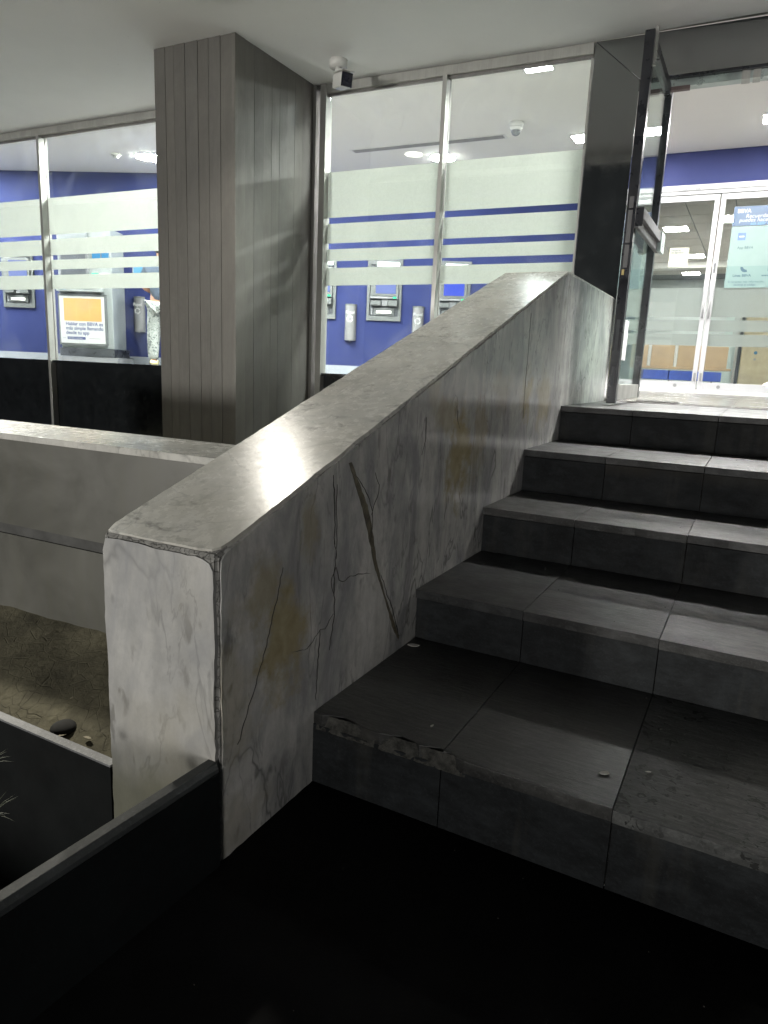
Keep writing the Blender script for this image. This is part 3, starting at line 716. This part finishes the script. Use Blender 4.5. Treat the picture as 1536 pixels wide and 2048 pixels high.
MB().box(.2255, .250, yb-.14, yb+.01, 1.90, 2.02, .004).build('lock_box', plain('pale_lock_box', (.42, .50, .48), .35, .2), dl)
mb = MB(); mb.box(.2502, .2515, yb-.07, yb-.062, 1.935, 1.985); mb.box(.2502, .2515, yb-.07, yb-.04, 1.935, 1.942); mb.build('key_mark', M['black_metal'], dl)
MB().box(.1785, .186, 2.86, 3.05, 1.20, 1.43, .003).build('white_patch', plain('white_patch_face', (.86, .88, .9), .25), dl)  # plain white rectangle laid on the door glass
MB().box(.196, .212, ya+.028, ya+.0575, zb-.16, zb+.022, .001).build('pivot_strip', M['alu'], dl)
for z in (2.75, 2.79, 2.735): MB().box(.2121, .2135, ya+.034, ya+.052, z, z+.004).build('screw', M['black_metal'], dl)
mb = MB()
for z0, z1, yo in [(1.83, 2.0, 0.), (1.70, 1.82, .004), (2.01, 2.07, 0)]: mb.box(x0+.012, x1-.014, ya-.004+yo, ya-.0005, z0, z1, .001)
mb.build('latch_plate', M['steel'], dl)
MB().box(x0+.01, x0+.024, ya-.004, ya-.0005, 1.66, 1.69, .002).build('worn_patch', M['brass'], dl)
for z0, z1 in [(1.25, 1.42), (1.05, 1.16)]: MB().box(x0+.013, x0+.032, ya-.003, ya-.0005, z0, z1, .001).build('worn_patch', M['grey_plastic'], dl)

# ------------------------------------------------------------------ cameras, lamps and vents on the ceilings
cm = thing('bullet_camera', 'white bullet camera under the soffit beside the column', 'camera', (-1.945, 3.10, ZC))
MB().cyl((0, 0, -.001), (0, 0, -.05), .063, .060, 32).build('base', M['white_plastic'], cm, True)
MB().cyl((0, 0, -.0505), (.004, -.002, -.115), .022, .026, 20).build('arm', M['white_plastic'], cm, True)
d = Vector((.83, -.53, -.17)).normalized(); q = d.to_track_quat('Y', 'Z').to_matrix().to_4x4()
mt = Matrix.Translation((.005, .0, -.140)) @ q
MB().box(-.043, .043, -.02, .13, -.047, .047, .020, mt).build('body', M['white_plastic'], cm)
MB().box(-.041, .041, .1305, .136, -.044, .042, .002, mt).build('bezel', M['black_metal'], cm)
MB().box(-.033, .033, .1365, .139, -.038, .034, .001, mt).build('lens_window', M['lens'], cm)
MB().box(-.046, .046, -.01, .155, .048, .054, .002, mt).build('hood', M['white_plastic'], cm)
dc = thing('dome_camera', 'white dome camera on the hall ceiling behind the glass', 'camera', (-1.872, 6.72, ZH))
MB().cyl((0, 0, -.001), (0, 0, -.05), .082, .076, 32).build('base', M['white_plastic'], dc, True)
MB().cyl((0, 0, -.0505), (0, 0, -.085), .074, .062, 32).build('collar', M['white_plastic'], dc, True)
MB().ball((0, 0, -.088), .053, 24, (1, 1, .95)).build('dome', M['dome'], dc, True)
sd = thing('smoke_detector', 'small white smoke detector on the hall ceiling left of the column', 'smoke detector', (-7.394, 5.975, ZH))
MB().cyl((0, 0, -.001), (0, 0, -.025), .07, .066, 24).build('base', M['white_plastic'], sd, True); MB().cyl((0, 0, -.03), (0, 0, -.055), .045, .03, 24).build('sensor', M['white_plastic'], sd, True); MB().cyl((0, 0, -.0251), (0, 0, -.0299), .04, .04, 24).build('neck', M['grey_plastic'], sd)
a, b = Vector((-4.19, 7.005, ZH)), Vector((-2.12, 7.113, ZH)); L = (b-a).length
vt = thing('slot_diffuser', 'long narrow slot vent in the hall ceiling', 'vent', a, math.atan2(b.y-a.y, b.x-a.x))
box('frame', M['white_plastic'], vt, 0, L, -.075, .075, -.006, -.001)
for i in range(3): box('slot', plain('slot_shadow', (.10, .10, .10), .8) if i == 0 else bpy.data.materials['slot_shadow'], vt, .03, L-.03, -.05+i*.038, -.028+i*.038, -.0075, -.0062)
def sq_light(x, y, s, rz, label, zc=ZH, mat=None):
    t = thing('ceiling_panel_light', label, 'ceiling light', (x, y, zc), rz, 'lit panels in the hall ceiling')
    box('trim', M['white_plastic'], t, -s-.02, s+.02, -s-.02, s+.02, -.006, -.001); box('diffuser', mat or M['panel'], t, -s, s, -s, s, -.009, -.0061); return t
def rd_light(x, y, r, label, zc=ZH):
    t = thing('round_ceiling_light', label, 'ceiling light', (x, y, zc), 0, 'lit round lamps in the hall ceiling')
    MB().cyl((0, 0, -.001), (0, 0, -.008), r+.02, r+.015, 32).build('trim', M['white_plastic'], t); MB().cyl((0, 0, -.0085), (0, 0, -.014), r, r, 32).build('diffuser', M['panel'], t); return t
sq_light(-1.25, 5.36, .12, .05, 'bright square ceiling light at the head of the window beside the portal', mat=emit('dim_panel', (.95, .98, 1.0), 45))
sq_light(-1.28, 7.50, .13, .0, 'square ceiling light seen at the right edge of the right window by the portal')
sq_light(-.65, 7.52, .13, .0, 'square ceiling light seen through the open glass door leaf')
sq_light(.72, 7.53, .13, .0, 'square ceiling light above the inner doors at the right picture edge')
for x, y, lb in [(.55, 4.48, 'added square ceiling light just inside the entrance, unseen above the header'), (1.35, 4.50, 'added square ceiling light just inside the entrance, unseen on the far side of the doorway')]:
    sq_light(x, y, .28, 0, lb, mat=M['panel'])  # unseen panels added to light the upper steps through the doorway
rd_light(-3.17, 7.64, .16, 'round ceiling light behind the mullion below the slot vent')
rd_light(-7.05, 6.24, .17, 'round ceiling light beside the left edge of the column')
for x, y, lb in [(-4.6, 5.6, 'added large square ceiling light, unseen behind the middle of the column'), (-5.6, 6.2, 'added large square ceiling light, unseen behind the column, deeper in the hall'), (-3.9, 4.6, 'added large square ceiling light, unseen behind the column, close to the windows'),
                 (-9.2, 4.6, 'added large square ceiling light, unseen beyond the left picture edge near the glass'), (-10.4, 4.9, 'added large square ceiling light, unseen at the far left end of the hall')]:
    sq_light(x, y, .28, 0, lb)  # unseen panels added to brighten the hall
for x, y, lb in [(-2.18, 1.86, 'round lamp mounted under the soffit in front of the column'), ]:
    o = thing('soffit_lamp', lb, 'lamp', (x, y, ZC), 0, 'round lamps under the soffit')
    MB().cyl((0, 0, -.001), (0, 0, -.045), .10, .10, 32).build('housing', M['white_plastic'], o); MB().cyl((0, 0, -.0455), (0, 0, -.048), .085, .085, 32).build('lens', M['lamp_warm'], o)

o = thing('added_fill_lamp', 'added fill lamp, unseen, on a bracket at the outer edge of the canopy', 'lamp', (-3.4, .72, 3.06))  # lamp and bracket added out of view to light the planter soil
MB().box(-.02, .02, 0, .26, .02, .05).build('bracket', M['alu_dark'], o); MB().cyl((0, 0, .03), (0, 0, -.02), .11, .11, 24).build('housing', M['alu_dark'], o); MB().cyl((0, 0, -.0205), (0, 0, -.025), .09, .09, 24).build('lens', M['lamp_warm'], o)

# ------------------------------------------------------------------ cash machines on the blue wall (local: s along wall, -y toward hall)
WO = (-4.185, 8.335, 0); WA = R(22.56)
def wall_loc(s, w=0.): x, y = wpt(s, w); return (x, y, 0)
def atm(s, label, screen):
    t = thing('cash_machine', label, 'cash machine', wall_loc(s), WA, 'cash machines in the blue wall')
    h = .265
    f = MB(); f.box(-h, h, -.03, -.001, 1.80, 1.87, .004); f.box(-h, h, -.03, -.001, 2.62, 2.70, .004); f.box(-h, -h+.045, -.03, -.001, 1.8705, 2.6195, .004); f.box(h-.045, h, -.03, -.001, 1.8705, 2.6195, .004)
    f.build('surround', M['atm_frame'], t)
    box('recess_panel', M['atm_dark'], t, -h+.046, h-.046, -.008, -.001, 1.871, 2.619)
    MB().box(-.12, .22, -.07, -.0305, 2.590, 2.655, .015).build('light_bar', M['lightbar'], t)
    MB().box(-.21, .215, -.05, -.009, 2.16, 2.56, .006).build('monitor_bezel', M['atm_frame'], t)
    box('screen', screen, t, -.13, .175, -.054, -.0505, 2.20, 2.52)
    MB().box(-.21, .215, -.075, -.009, 2.125, 2.155, .004).build('shelf', M['grey_plastic'], t)
    MB().box(-.20, -.04, -.10, -.009, 2.02, 2.09, .010).build('card_unit', M['atm_frame'], t)
    MB().box(.07, .21, -.10, -.009, 2.015, 2.10, .010).build('card_unit', M['atm_frame'], t)
    MB().box(-.035, .06, -.04, -.009, 2.02, 2.12, .004).build('keypad', M['grey_plastic'], t)
    box('green_indicator', M['led_green'], t, .14, .19, -.085, -.0755, 2.13, 2.155)
    MB().box(-.15, .16, -.04, -.009, 1.88, 1.99, .006).build('tray_surround', M['atm_frame'], t)
    MB().box(-.11, .12, -.055, -.0405, 1.91, 1.95, .004).build('cash_tray', M['white_plastic'], t)
    box('slot', M['grey_plastic'], t, -.20, -.175, -.02, -.009, 1.89, 1.98)
    return t
atm(-1.146, 'cash machine half hidden behind the left jamb of the right window', M['screen_pale'])
atm(-.136, 'complete cash machine between the two steel paper bins', M['screen_pale'])
atm(.895, 'cash machine with a deep blue screen right of the thin mullion', M['screen_blue'])
atm(-6.02, 'cash machine behind the window at the left picture edge', M['screen_pale'])
for x in (-7.1,): pass
def recycle(t, cx, cz, y, r):
    mb = MB()
    for k in range(3):
        a0 = math.radians(90 + 120*k - 46); a1 = math.radians(90 + 120*k + 30)
        n = 6; ri, ro = r*.62, r
        for i in range(n):
            b0, b1 = a0 + (a1-a0)*i/n, a0 + (a1-a0)*(i+1)/n
            mb.prism([(cx+math.cos(b0)*ri, cz+math.sin(b0)*ri), (cx+math.cos(b0)*ro, cz+math.sin(b0)*ro), (cx+math.cos(b1)*ro, cz+math.sin(b1)*ro), (cx+math.cos(b1)*ri, cz+math.sin(b1)*ri)], 1, y-.0012, y)
        tip = math.radians(90 + 120*k - 80); rm = (ri+ro)/2
        mb.prism([(cx+math.cos(a0)*ri*.72, cz+math.sin(a0)*ri*.72), (cx+math.cos(a0)*ro*1.2, cz+math.sin(a0)*ro*1.2), (cx+math.cos(tip)*rm, cz+math.sin(tip)*rm)], 1, y-.0014, y+.0001)
    mb.build('recycling_symbol', M['white_print'], t)
def paper_bin(s, label):
    t = thing('paper_bin', label, 'bin', wall_loc(s), WA, 'narrow steel paper bins on the blue wall')
    mb = MB(); n = 14; pts = []
    for i in range(n+1):
        a = math.pi*i/n; pts.append((math.cos(a)*.086, -.012-math.sin(a)*.075))
    mb.prism(pts + [(-.086, -.001), (.086, -.001)], 2, 1.49, 2.005); mb.build('body', M['steel'], t)
    MB().prism([(math.cos(math.pi*i/n)*.089, -.01-math.sin(math.pi*i/n)*.078) for i in range(n+1)] + [(-.089, -.001), (.089, -.001)], 2, 2.006, 2.03).build('rim', M['atm_frame'], t)
    mb = MB(); mb.ball((0, -.045, 2.030), .045, 16, (1, .5, .15)); mb.build('opening', M['black_metal'], t)
    MB().ball((0, -.04, 1.482), .010, 10).build('knob', M['steel'], t)
    text('lettering', 'Papel', .066, M['white_print'], t, (0, -.0905, 1.885), (math.pi/2, 0, 0), 'CENTER', True)
    recycle(t, 0, 1.81, -.0895, .048); return t
paper_bin(-.643, 'steel paper bin on the blue wall left of the complete cash machine')
paper_bin(.395, 'steel paper bin right of the complete cash machine, cut by the balustrade')
paper_bin(-4.02, 'steel paper bin behind the person, left of the column')
# light blue notice and wall plate
sg = thing('wall_notice', 'small light blue notice above the paper bin by the person', 'notice', wall_loc(-4.02), WA)
box('sheet', M['white_print'], sg, -.10, .08, -.006, -.001, 2.44, 2.60); box('blue_field', M['sky_print'], sg, -.085, .065, -.008, -.0062, 2.30, 2.5)
box('sheet', M['white_print'], sg, -.10, .08, -.006, -.001, 2.28, 2.4395)
o = thing('wall_shelf', 'thin pale wall plate seen through the lowest clear gap of the right window', 'shelf', wall_loc(2.0), WA); box('board', M['base_white'], o, -.45, .35, -.06, -.001, 2.56, 2.60, .004)
# ------------------------------------------------------------------ service kiosk with poster
ki = thing('service_kiosk', 'tall pale service kiosk with screens behind the left window', 'kiosk', wall_loc(-4.66, -.47), WA)
MB().box(-.42, .42, .0, .42, 1.20, 2.95, .006).build('cabinet', M['kiosk'], ki)
box('side_panel', M['kiosk_side'], ki, .4205, .4235, .02, .41, 1.12, 2.94)
MB().box(-.42, .46, -.06, .44, 1.075, 1.198, .004).build('plinth', M['black_metal'], ki); box('plinth', M['grey_plastic'], ki, -.42, .52, -.08, .44, ZL+.007, 1.07)
MB().box(-.42, .30, -.09, -.0005, 2.03, 2.12, .008).build('shelf', M['kiosk'], ki)
box('shelf_light', M['screen_cyan'], ki, -.36, -.26, -.094, -.0905, 2.055, 2.066)
box('slot', M['atm_dark'], ki, .02, .20, -.094, -.0905, 2.075, 2.105)
for a_, b_, sm in [(-.38, .07, M['grey_plastic'])]:
    MB().box(a_, b_, -.035, -.0005, 2.17, 2.62, .006).build('monitor', sm, ki); box('screen', M['atm_dark'], ki, a_+.03, b_-.03, -.038, -.0355, 2.20, 2.59)
box('screen', M['screen_cyan'], ki, .13, .26, -.006, -.0005, 2.50, 2.62); box('screen', M['screen_cyan'], ki, .28, .39, -.006, -.0005, 2.50, 2.62)
box('card_reader', M['led_green'], ki, .12, .22, -.02, -.0005, 2.22, 2.31); MB().box(.25, .38, -.02, -.0005, 2.21, 2.31, .004).build('receipt_slot', M['white_plastic'], ki)
box('speaker_grille', M['kiosk_side'], ki, -.38, .07, -.03, -.0005, 2.66, 2.9)
ps = thing('advert_board', 'framed white and orange advertising board on the kiosk front', 'poster', wall_loc(-4.66, -.52), WA)
MB().box(-.42, .34, -.0, .045, 1.24, 2.00, .006).build('frame', M['atm_frame'], ps)
box('sheet', M['white_print'], ps, -.395, .315, -.004, -.0005, 1.27, 1.965)
def rrect(x0, x1, z0, z1, r, top=True, bot=True, n=5):
    P = []
    for cx, cz, a0, on in [(x1-r, z1-r, 0, top), (x0+r, z1-r, 90, top), (x0+r, z0+r, 180, bot), (x1-r, z0+r, 270, bot)]:
        if on: P += [(cx+r*math.cos(R(a0+90*i/n)), cz+r*math.sin(R(a0+90*i/n))) for i in range(n+1)]
        else: P += [(x1 if a0 in (0, 270) else x0, z1 if a0 in (0, 90) else z0)]
    return P
MB().prism(rrect(-.33, .27, 1.60, 1.935, .012), 1, -.0055, -.0042).build('orange_field', M['orange_print'], ps)
def outline(parent, name, mat, P, y, wdt, closed=True):
    mb = MB(); n = len(P)
    for i in range(n if closed else n-1):
        a, b = Vector(P[i]), Vector(P[(i+1) % n]); d = (b-a)
        if d.length < 1e-5: continue
        nn = Vector((-d.y, d.x)).normalized()*wdt/2
        mb.prism([tuple(a-nn), tuple(b-nn), tuple(b+nn), tuple(a+nn)], 1, y-.0005, y)
    return mb.build(name, mat, parent)
P = rrect(-.13, .08, 1.601, 1.90, .035, True, False); outline(ps, 'phone_outline', M['line_print'], P, -.0057, .004)
text('lettering', '·······—————·—·——', .04, M['line_print'], ps, (-.10, -.0062, 1.80), (math.pi/2, 0, 0), ext=.0003)
for r_i, s_ in enumerate(['Hablar con BBVA es', 'más simple llamando', 'desde tu app']):
    text('lettering', s_, .072, M['navy_print'], ps, (-.31, -.0045, 1.535-.066*r_i), (math.pi/2, 0, 0), bold=True)
box('blue_strip', M['navy_print'], ps, -.29, .0, -.0055, -.0042, 1.325, 1.365)
text('lettering', 'DESCARGA LA APP BBVA', .020, M['white_print'], ps, (-.275, -.006, 1.337), (math.pi/2, 0, 0))
text('lettering', 'BBVA', .016, M['navy_print'], ps, (-.355, -.0045, 1.34), (math.pi/2, 0, 0))
box('small_print', M['grey_print'], ps, .06, .24, -.0048, -.0042, 1.343, 1.349)

# ------------------------------------------------------------------ the person seen through the left window
pe = thing('person', 'person in dark top and pale patterned trousers standing at the blue wall', 'person', (-7.03, 6.40, .985), R(22))
def skin_mesh(name, verts, edges, mat, parent, sub=2, root=0):
    me = bpy.data.meshes.new(name); me.from_pydata([v[:3] for v in verts], edges, []); o = bpy.data.objects.new(name, me); col.objects.link(o)
    md = o.modifiers.new('skin', 'SKIN'); md.use_smooth_shade = True
    for i, v in enumerate(verts):
        sv = me.skin_vertices[0].data[i]; sv.radius = (v[3], v[4] if len(v) > 4 else v[3]); sv.use_root = (i == root)
    o.modifiers.new('sub', 'SUBSURF').levels = sub; o.modifiers['sub'].render_levels = sub
    dg = bpy.context.evaluated_depsgraph_get(); me2 = bpy.data.meshes.new_from_object(o.evaluated_get(dg)); bpy.data.objects.remove(o)
    me2.materials.clear(); me2.materials.append(mat)
    for p in me2.polygons: p.use_smooth = True
    o2 = bpy.data.objects.new(name, me2); col.objects.link(o2); o2.parent = parent; return o2
# body: one continuous figure
bv = [(0, 0, .92, .13, .10), (0, 0, 1.12, .135, .10), (0, 0, 1.33, .16, .11), (0, -.01, 1.46, .07, .07), (0, .01, 1.55, .055, .055), (0, .02, 1.66, .082, .10), (0, .02, 1.73, .07, .08),
      (-.10, 0, .85, .095), (-.13, .01, .48, .065), (-.14, -.02, .09, .042), (-.15, .12, .045, .035), (.10, 0, .85, .095), (.13, .01, .48, .065), (.14, -.02, .09, .042), (.15, .12, .045, .035),
      (-.19, 0, 1.38, .062), (-.25, -.04, 1.12, .045), (-.17, .18, 1.06, .032), (-.10, .26, 1.08, .026), (.19, 0, 1.38, .062), (.25, -.04, 1.12, .045), (.17, .18, 1.06, .032), (.10, .26, 1.08, .026)]
be = [(0, 1), (1, 2), (2, 3), (3, 4), (4, 5), (5, 6), (0, 7), (7, 8), (8, 9), (9, 10), (0, 11), (11, 12), (12, 13), (13, 14), (2, 15), (15, 16), (16, 17), (17, 18), (2, 19), (19, 20), (20, 21), (21, 22)]
skin_mesh('body', bv, be, M['skin'], pe)
tv = [(0, 0, .95, .16, .13), (-.10, 0, .85, .12), (-.135, .01, .50, .105), (-.145, 0, .16, .085), (-.145, 0, .08, .075), (.10, 0, .85, .12), (.135, .01, .50, .105), (.145, 0, .16, .085), (.145, 0, .08, .075)]
skin_mesh('trousers', tv, [(0, 1), (1, 2), (2, 3), (3, 4), (0, 5), (5, 6), (6, 7), (7, 8)], M['pants'], pe)
sv = [(0, 0, .875, .175, .14), (0, 0, 1.12, .17, .13), (0, 0, 1.35, .19, .135), (0, 0, 1.46, .09, .085), (-.20, 0, 1.38, .085), (-.255, -.03, 1.20, .075), (.20, 0, 1.38, .085), (.255, -.03, 1.20, .075)]
skin_mesh('shirt', sv, [(0, 1), (1, 2), (2, 3), (2, 4), (4, 5), (2, 6), (6, 7)], M['shirt'], pe)
MB().ball((0, -.005, 1.70), .108, 20, (.95, 1.05, 1.05)).build('hair', M['hair'], pe, True)
for s in (-1, 1):
    MB().ball((s*.148, .04, .045), .06, 16, (.85, 2.1, .75)).build('shoe', M['shoe'], pe, True)
    for k in range(5):
        a = Vector((s*.10 + (k-2)*.014, .27, 1.085)); MB().cyl(a, a + Vector((-s*.01, .05 - abs(k-2)*.006, -.01)), .008, .006, 8).build('finger', M['skin'], pe, True)
for sx in (-1, 1): MB().ball((sx*.088, .02, 1.66), .02, 10, (.5, 1, 1.4)).build('ear', M['skin'], pe, True)
MB().ball((0, .118, 1.655), .014, 10, (.8, 1.2, 1.3)).build('nose', M['skin'], pe, True)
for sx in (-1, 1): MB().ball((sx*.033, .098, 1.685), .011, 10).build('eye', M['ink'], pe, True)
MB().ball((0, .105, 1.615), .02, 10, (1.1, .5, .3)).build('mouth', plain('lip', (.30, .11, .09), .5), pe, True)
# ------------------------------------------------------------------ inner facade: navy fascia and white double doors
IO = Vector((.2, 8.485, 0)); IU = lambda u: u
nav = struct(MB().box(-1.25, 4.3, -.02, .08, 3.46, ZH-.001).build('navy_fascia', M['blue_band'], None, loc=IO, rotz=DELTA), 'navy band above the inner doors')
dd = thing('white_double_door', 'white aluminium glass double doors at the back of the hall', 'double door', IO, DELTA)
box('head_frame', M['alu_white'], dd, -1.24, 4.3, -.06, .05, 3.395, 3.459, .002)
box('transom_bar', M['alu_white'], dd, -1.24, 4.3, -.045, .045, 3.350, 3.3935, .002)
for i, (a, b) in enumerate([(-1.14, -.006), (.006, 1.14)]):
    for c0, c1, nm in [(a, a+.058, 'stile'), (b-.058, b, 'stile')]: MB().box(c0, c1, -.03, .03, .985, 3.345, .003).build(nm, M['alu_white'], dd)
    MB().box(a+.0585, b-.0585, -.028, .028, .985, 1.085, .003).build('bottom_rail', M['alu_white'], dd)
    MB().box(a+.0585, b-.0585, -.028, .028, 3.275, 3.345, .003).build('top_rail', M['alu_white'], dd)
    box('pane', M['glass_door'], dd, a+.0585, b-.0585, -.004, .002, 1.0855, 3.2745)
    z = [(1.895, 2.247), (1.72, 1.858), (1.54, 1.685)]
    for z0, z1 in z: box('frosted_film', M['film2'], dd, a+.0585, b-.0585, .0026, .0036, z0, z1)
    xg = a+.36
    for zz0, zz1 in [(1.8585, 1.8945), (1.6855, 1.7195)]:
        box('frosted_film', M['film2'], dd, xg-.03, xg+.03, .0026, .0036, zz0, zz1)
    hx = (-.036, .036)[i]
    mb = MB(); mb.cyl((hx, -.09, 1.88), (hx, -.09, 2.26), .012, seg=12); mb.cyl((hx, -.09, 1.885), (hx, -.03, 1.885), .010, seg=10); mb.cyl((hx, -.09, 2.255), (hx, -.03, 2.255), .010, seg=10); mb.build('handle', M['alu_white'], dd, True)
    for sx in (a+.25, b-.25): MB().cyl((sx, -.034, 1.035), (sx, -.0285, 1.035), .022, seg=16).build('round_cap', M['steel'], dd)
    box('bolt', M['steel'], dd, hx-.012, hx+.012, -.038, -.0305, 1.10, 1.20)
for xx in (-.42, -.27, .27, .42): box('hinge_plate', M['steel'], dd, xx-.03, xx+.03, -.064, -.0605, 3.40, 3.42)
MB().box(.022, .042, -.036, -.0305, 2.42, 2.54, .006).build('lock_cylinder', M['black_metal'], dd)
box('threshold', M['white_plastic'], dd, -1.24, 4.3, -.12, .06, ZL+.0065, .984, .004)
box('side_frame', M['alu_white'], dd, -1.24, -1.145, -.045, .045, .985, 3.349)
for a in (1.146, 2.6): box('side_frame', M['alu_white'], dd, a, a+.06, -.045, .045, .985, 3.349)
box('pane', M['glass_door'], dd, 1.207, 4.2, -.004, .002, .985, 3.349)
# poster on the right leaf
po2 = thing('service_poster', 'teal poster with a navy heading on the right inner door', 'poster', IO, DELTA)
px0, px1 = .165, 1.02
box('sheet', M['teal_print'], po2, px0, px1, -.009, -.0045, 2.245, 2.96)
box('lower_field', M['teal_print2'], po2, px0, px1, -.0100, -.0092, 2.245, 2.50)
box('heading', plain('poster_heading_blue', (.028, .055, .10), .5, var=.03), po2, px0, px1, -.0105, -.0092, 2.965, 3.19)
tx = (math.pi/2, 0, 0)
def pt(s_, size, u, z, mat, bold=False, shear=0.): text('lettering', s_, size, mat, po2, (u, -.0112, z), tx, bold=bold, shear=shear)
pt('BBVA', .062, .205, 3.115, M['white_print'], True)
pt('Recuerda que', .062, .30, 3.055, M['white_print'], shear=.15); pt('puedes hacer tus', .062, .235, 3.010, M['white_print'], shear=.15); pt('sin salir de', .055, .36, 2.972, M['sky_print'], shear=.15)
for u, z in [(.245, 2.80), (.60, 2.80)]:
    MB().box(u, u+.085, -.0118, -.0095, z, z+.085, .001).build('icon', M['blue_print'], po2); MB().box(u+.015, u+.07, -.0128, -.0119, z+.035, z+.05).build('icon', M['white_print'], po2)
pt('App BBVA', .040, .255, 2.70, M['ink']); pt('Línea BBVA', .042, .245, 2.375, M['ink'], True); pt('www.bbva', .042, .56, 2.375, M['ink'], True)
pt('Si necesitas más información,', .034, .20, 2.305, M['ink']); pt('escanea el código', .034, .27, 2.27, M['ink'])
mb = MB(); c0 = (.345, 2.47)
for i in range(8):
    a = R(170+i*16); b = R(170+(i+1)*16); ri = .030 + (.012 if i in (0, 1, 6, 7) else .004)
    c2 = (c0[0]+.03, c0[1]+.012)
    mb.prism([(c2[0]+math.cos(a)*ri*.62, c2[1]+math.sin(a)*ri*.62), (c2[0]+math.cos(a)*.055, c2[1]+math.sin(a)*.055), (c2[0]+math.cos(b)*.055, c2[1]+math.sin(b)*.055), (c2[0]+math.cos(b)*ri*.62, c2[1]+math.sin(b)*ri*.62)], 1, -.0118, -.0102)
mb.build('phone_icon', M['ink'], po2)
MB().box(.62, .68, -.0118, -.0102, 2.44, 2.50, .001).build('screen_icon', M['ink'], po2)
nt = thing('hours_notice', 'cream sheet of opening hours taped on the left inner door', 'notice', IO, DELTA)
box('sheet', M['paper'], nt, -.515, -.285, -.009, -.0045, 2.505, 2.735)
for i, s_ in enumerate(['Horario', 'de Servicio']): text('lettering', s_, .034, M['ink'], nt, (-.495, -.0105, 2.695-.028*i), tx, bold=True)
for i, L_ in enumerate([.15, .17, .13]): box('text_line', M['grey_print'], nt, -.495, -.495+L_, -.0100, -.0092, 2.60-.022*i, 2.606-.022*i)

# ------------------------------------------------------------------ bank room behind the doors

bc = struct(MB().box(-.94, 6, 8.6, 9.95, 3.43, 3.46).box(-2.3, 6, 9.951, 17, 3.43, 3.46).build('bank_ceiling_grid', M['grey_print']), 'tiled ceiling of the bank room')
random.seed(3)
for i in range(-3, 6):
    for j in range(12):
        if i < 1 and j < 3 or i < -1: continue
        box('ceiling_tile', M['bank_ceil'], bc, -1.5+i*.61+.008, -1.5+(i+1)*.61-.008, 8.7+j*.61+.008, 8.7+(j+1)*.61-.008, 3.418, 3.4295)
struct(MB().box(-2.3, 6, 14.2, 14.5, 3.30, 3.417).build('ceiling_beam', M['white_wall']))
struct(MB().box(-2.3, 6, 17, 17.1, ZL, 3.43).build('bank_back_wall', M['bank_wall'])); struct(MB().box(-2.4, -2.3, 10.0, 17, ZL, 3.43).build('bank_side_wall', M['bank_wall']))
struct(MB().box(.20, 6, 13.6, 13.7, ZL, 2.35).build('bank_partition', plain('teal_grey_partition', (.42, .50, .49), .6, var=.03)))
for x, y in [(-.56, 10.85), (-.50, 13.5), (-.74, 15.85)]:
    sq_light(x, y, .17, 0, {10.85: 'first ceiling lamp seen behind the inner door above the notice', 13.5: 'ceiling lamp beside the hours notice in the bank room', 15.85: 'farthest ceiling lamp of the bank room just above the frosted film'}[y], 3.417, emit('bank_panel', (1, .97, .9), 75) if y == 10.85 else bpy.data.materials['bank_panel'])
for x, y, lb in [(1.8, 11, 'bank room ceiling panel beyond the right glass door'), (1.8, 14.8, 'bank room ceiling panel over the far partition'), (-1.7, 12, 'bank room ceiling panel over the waiting seats')]: sq_light(x, y, .25, 0, lb, 3.417, bpy.data.materials['bank_panel'])
be_ = thing('waiting_bench', 'row of tan backed waiting seats with blue boxes behind the inner door', 'bench', (-.62, 12.35, ZL), R(20))
for i in range(4):
    MB().box(-.75+i*.46, -.75+i*.46+.40, 0, .03, .40, .78, .01).build('backrest', M['tan'], be_)
    if i: MB().box(-.75+i*.46-.05, -.75+i*.46-.015, -.02, .04, .40, .82, .004).build('post', M['white_plastic'], be_)
MB().box(-.8, 1.1, -.03, .35, .355, .398, .006).build('seat_rail', M['tan'], be_)
for i in range(3): MB().box(-.40+i*.46, -.40+i*.46+.44, -.01, .36, .16, .33, .012).build('seat', M['seat_blue'], be_)
for x in (-.55, .1, .85): MB().cyl((x, .15, .0), (x, .15, .159), .014, seg=8).build('leg', M['steel'], be_)
bd = thing('beige_door', 'beige inner door with a dark frame behind the right glass door', 'door', (.50, 13.50, ZL), 0)
MB().box(.03, .85, .0, .04, .0, 2.05-.25, .004).build('door_panel', M['door_beige'], bd); MB().box(-.03, .02, -.02, .06, 0, 1.83, .004).build('frame', M['atm_dark'], bd); MB().box(-.08, -.035, -.01, .06, 0, 1.83, .003).build('frame', M['alu'], bd)
MB().box(-.08, .9, -.02, .06, 1.8305, 1.87, .003).build('frame', M['alu'], bd)
MB().cyl((.27, -.006, .72), (.27, -.0005, .72), .03, seg=20).build('sticker', M['sky_print'], bd); MB().cyl((.27, -.006, .60), (.27, -.0005, .60), .022, seg=20).build('sticker', M['white_print'], bd)
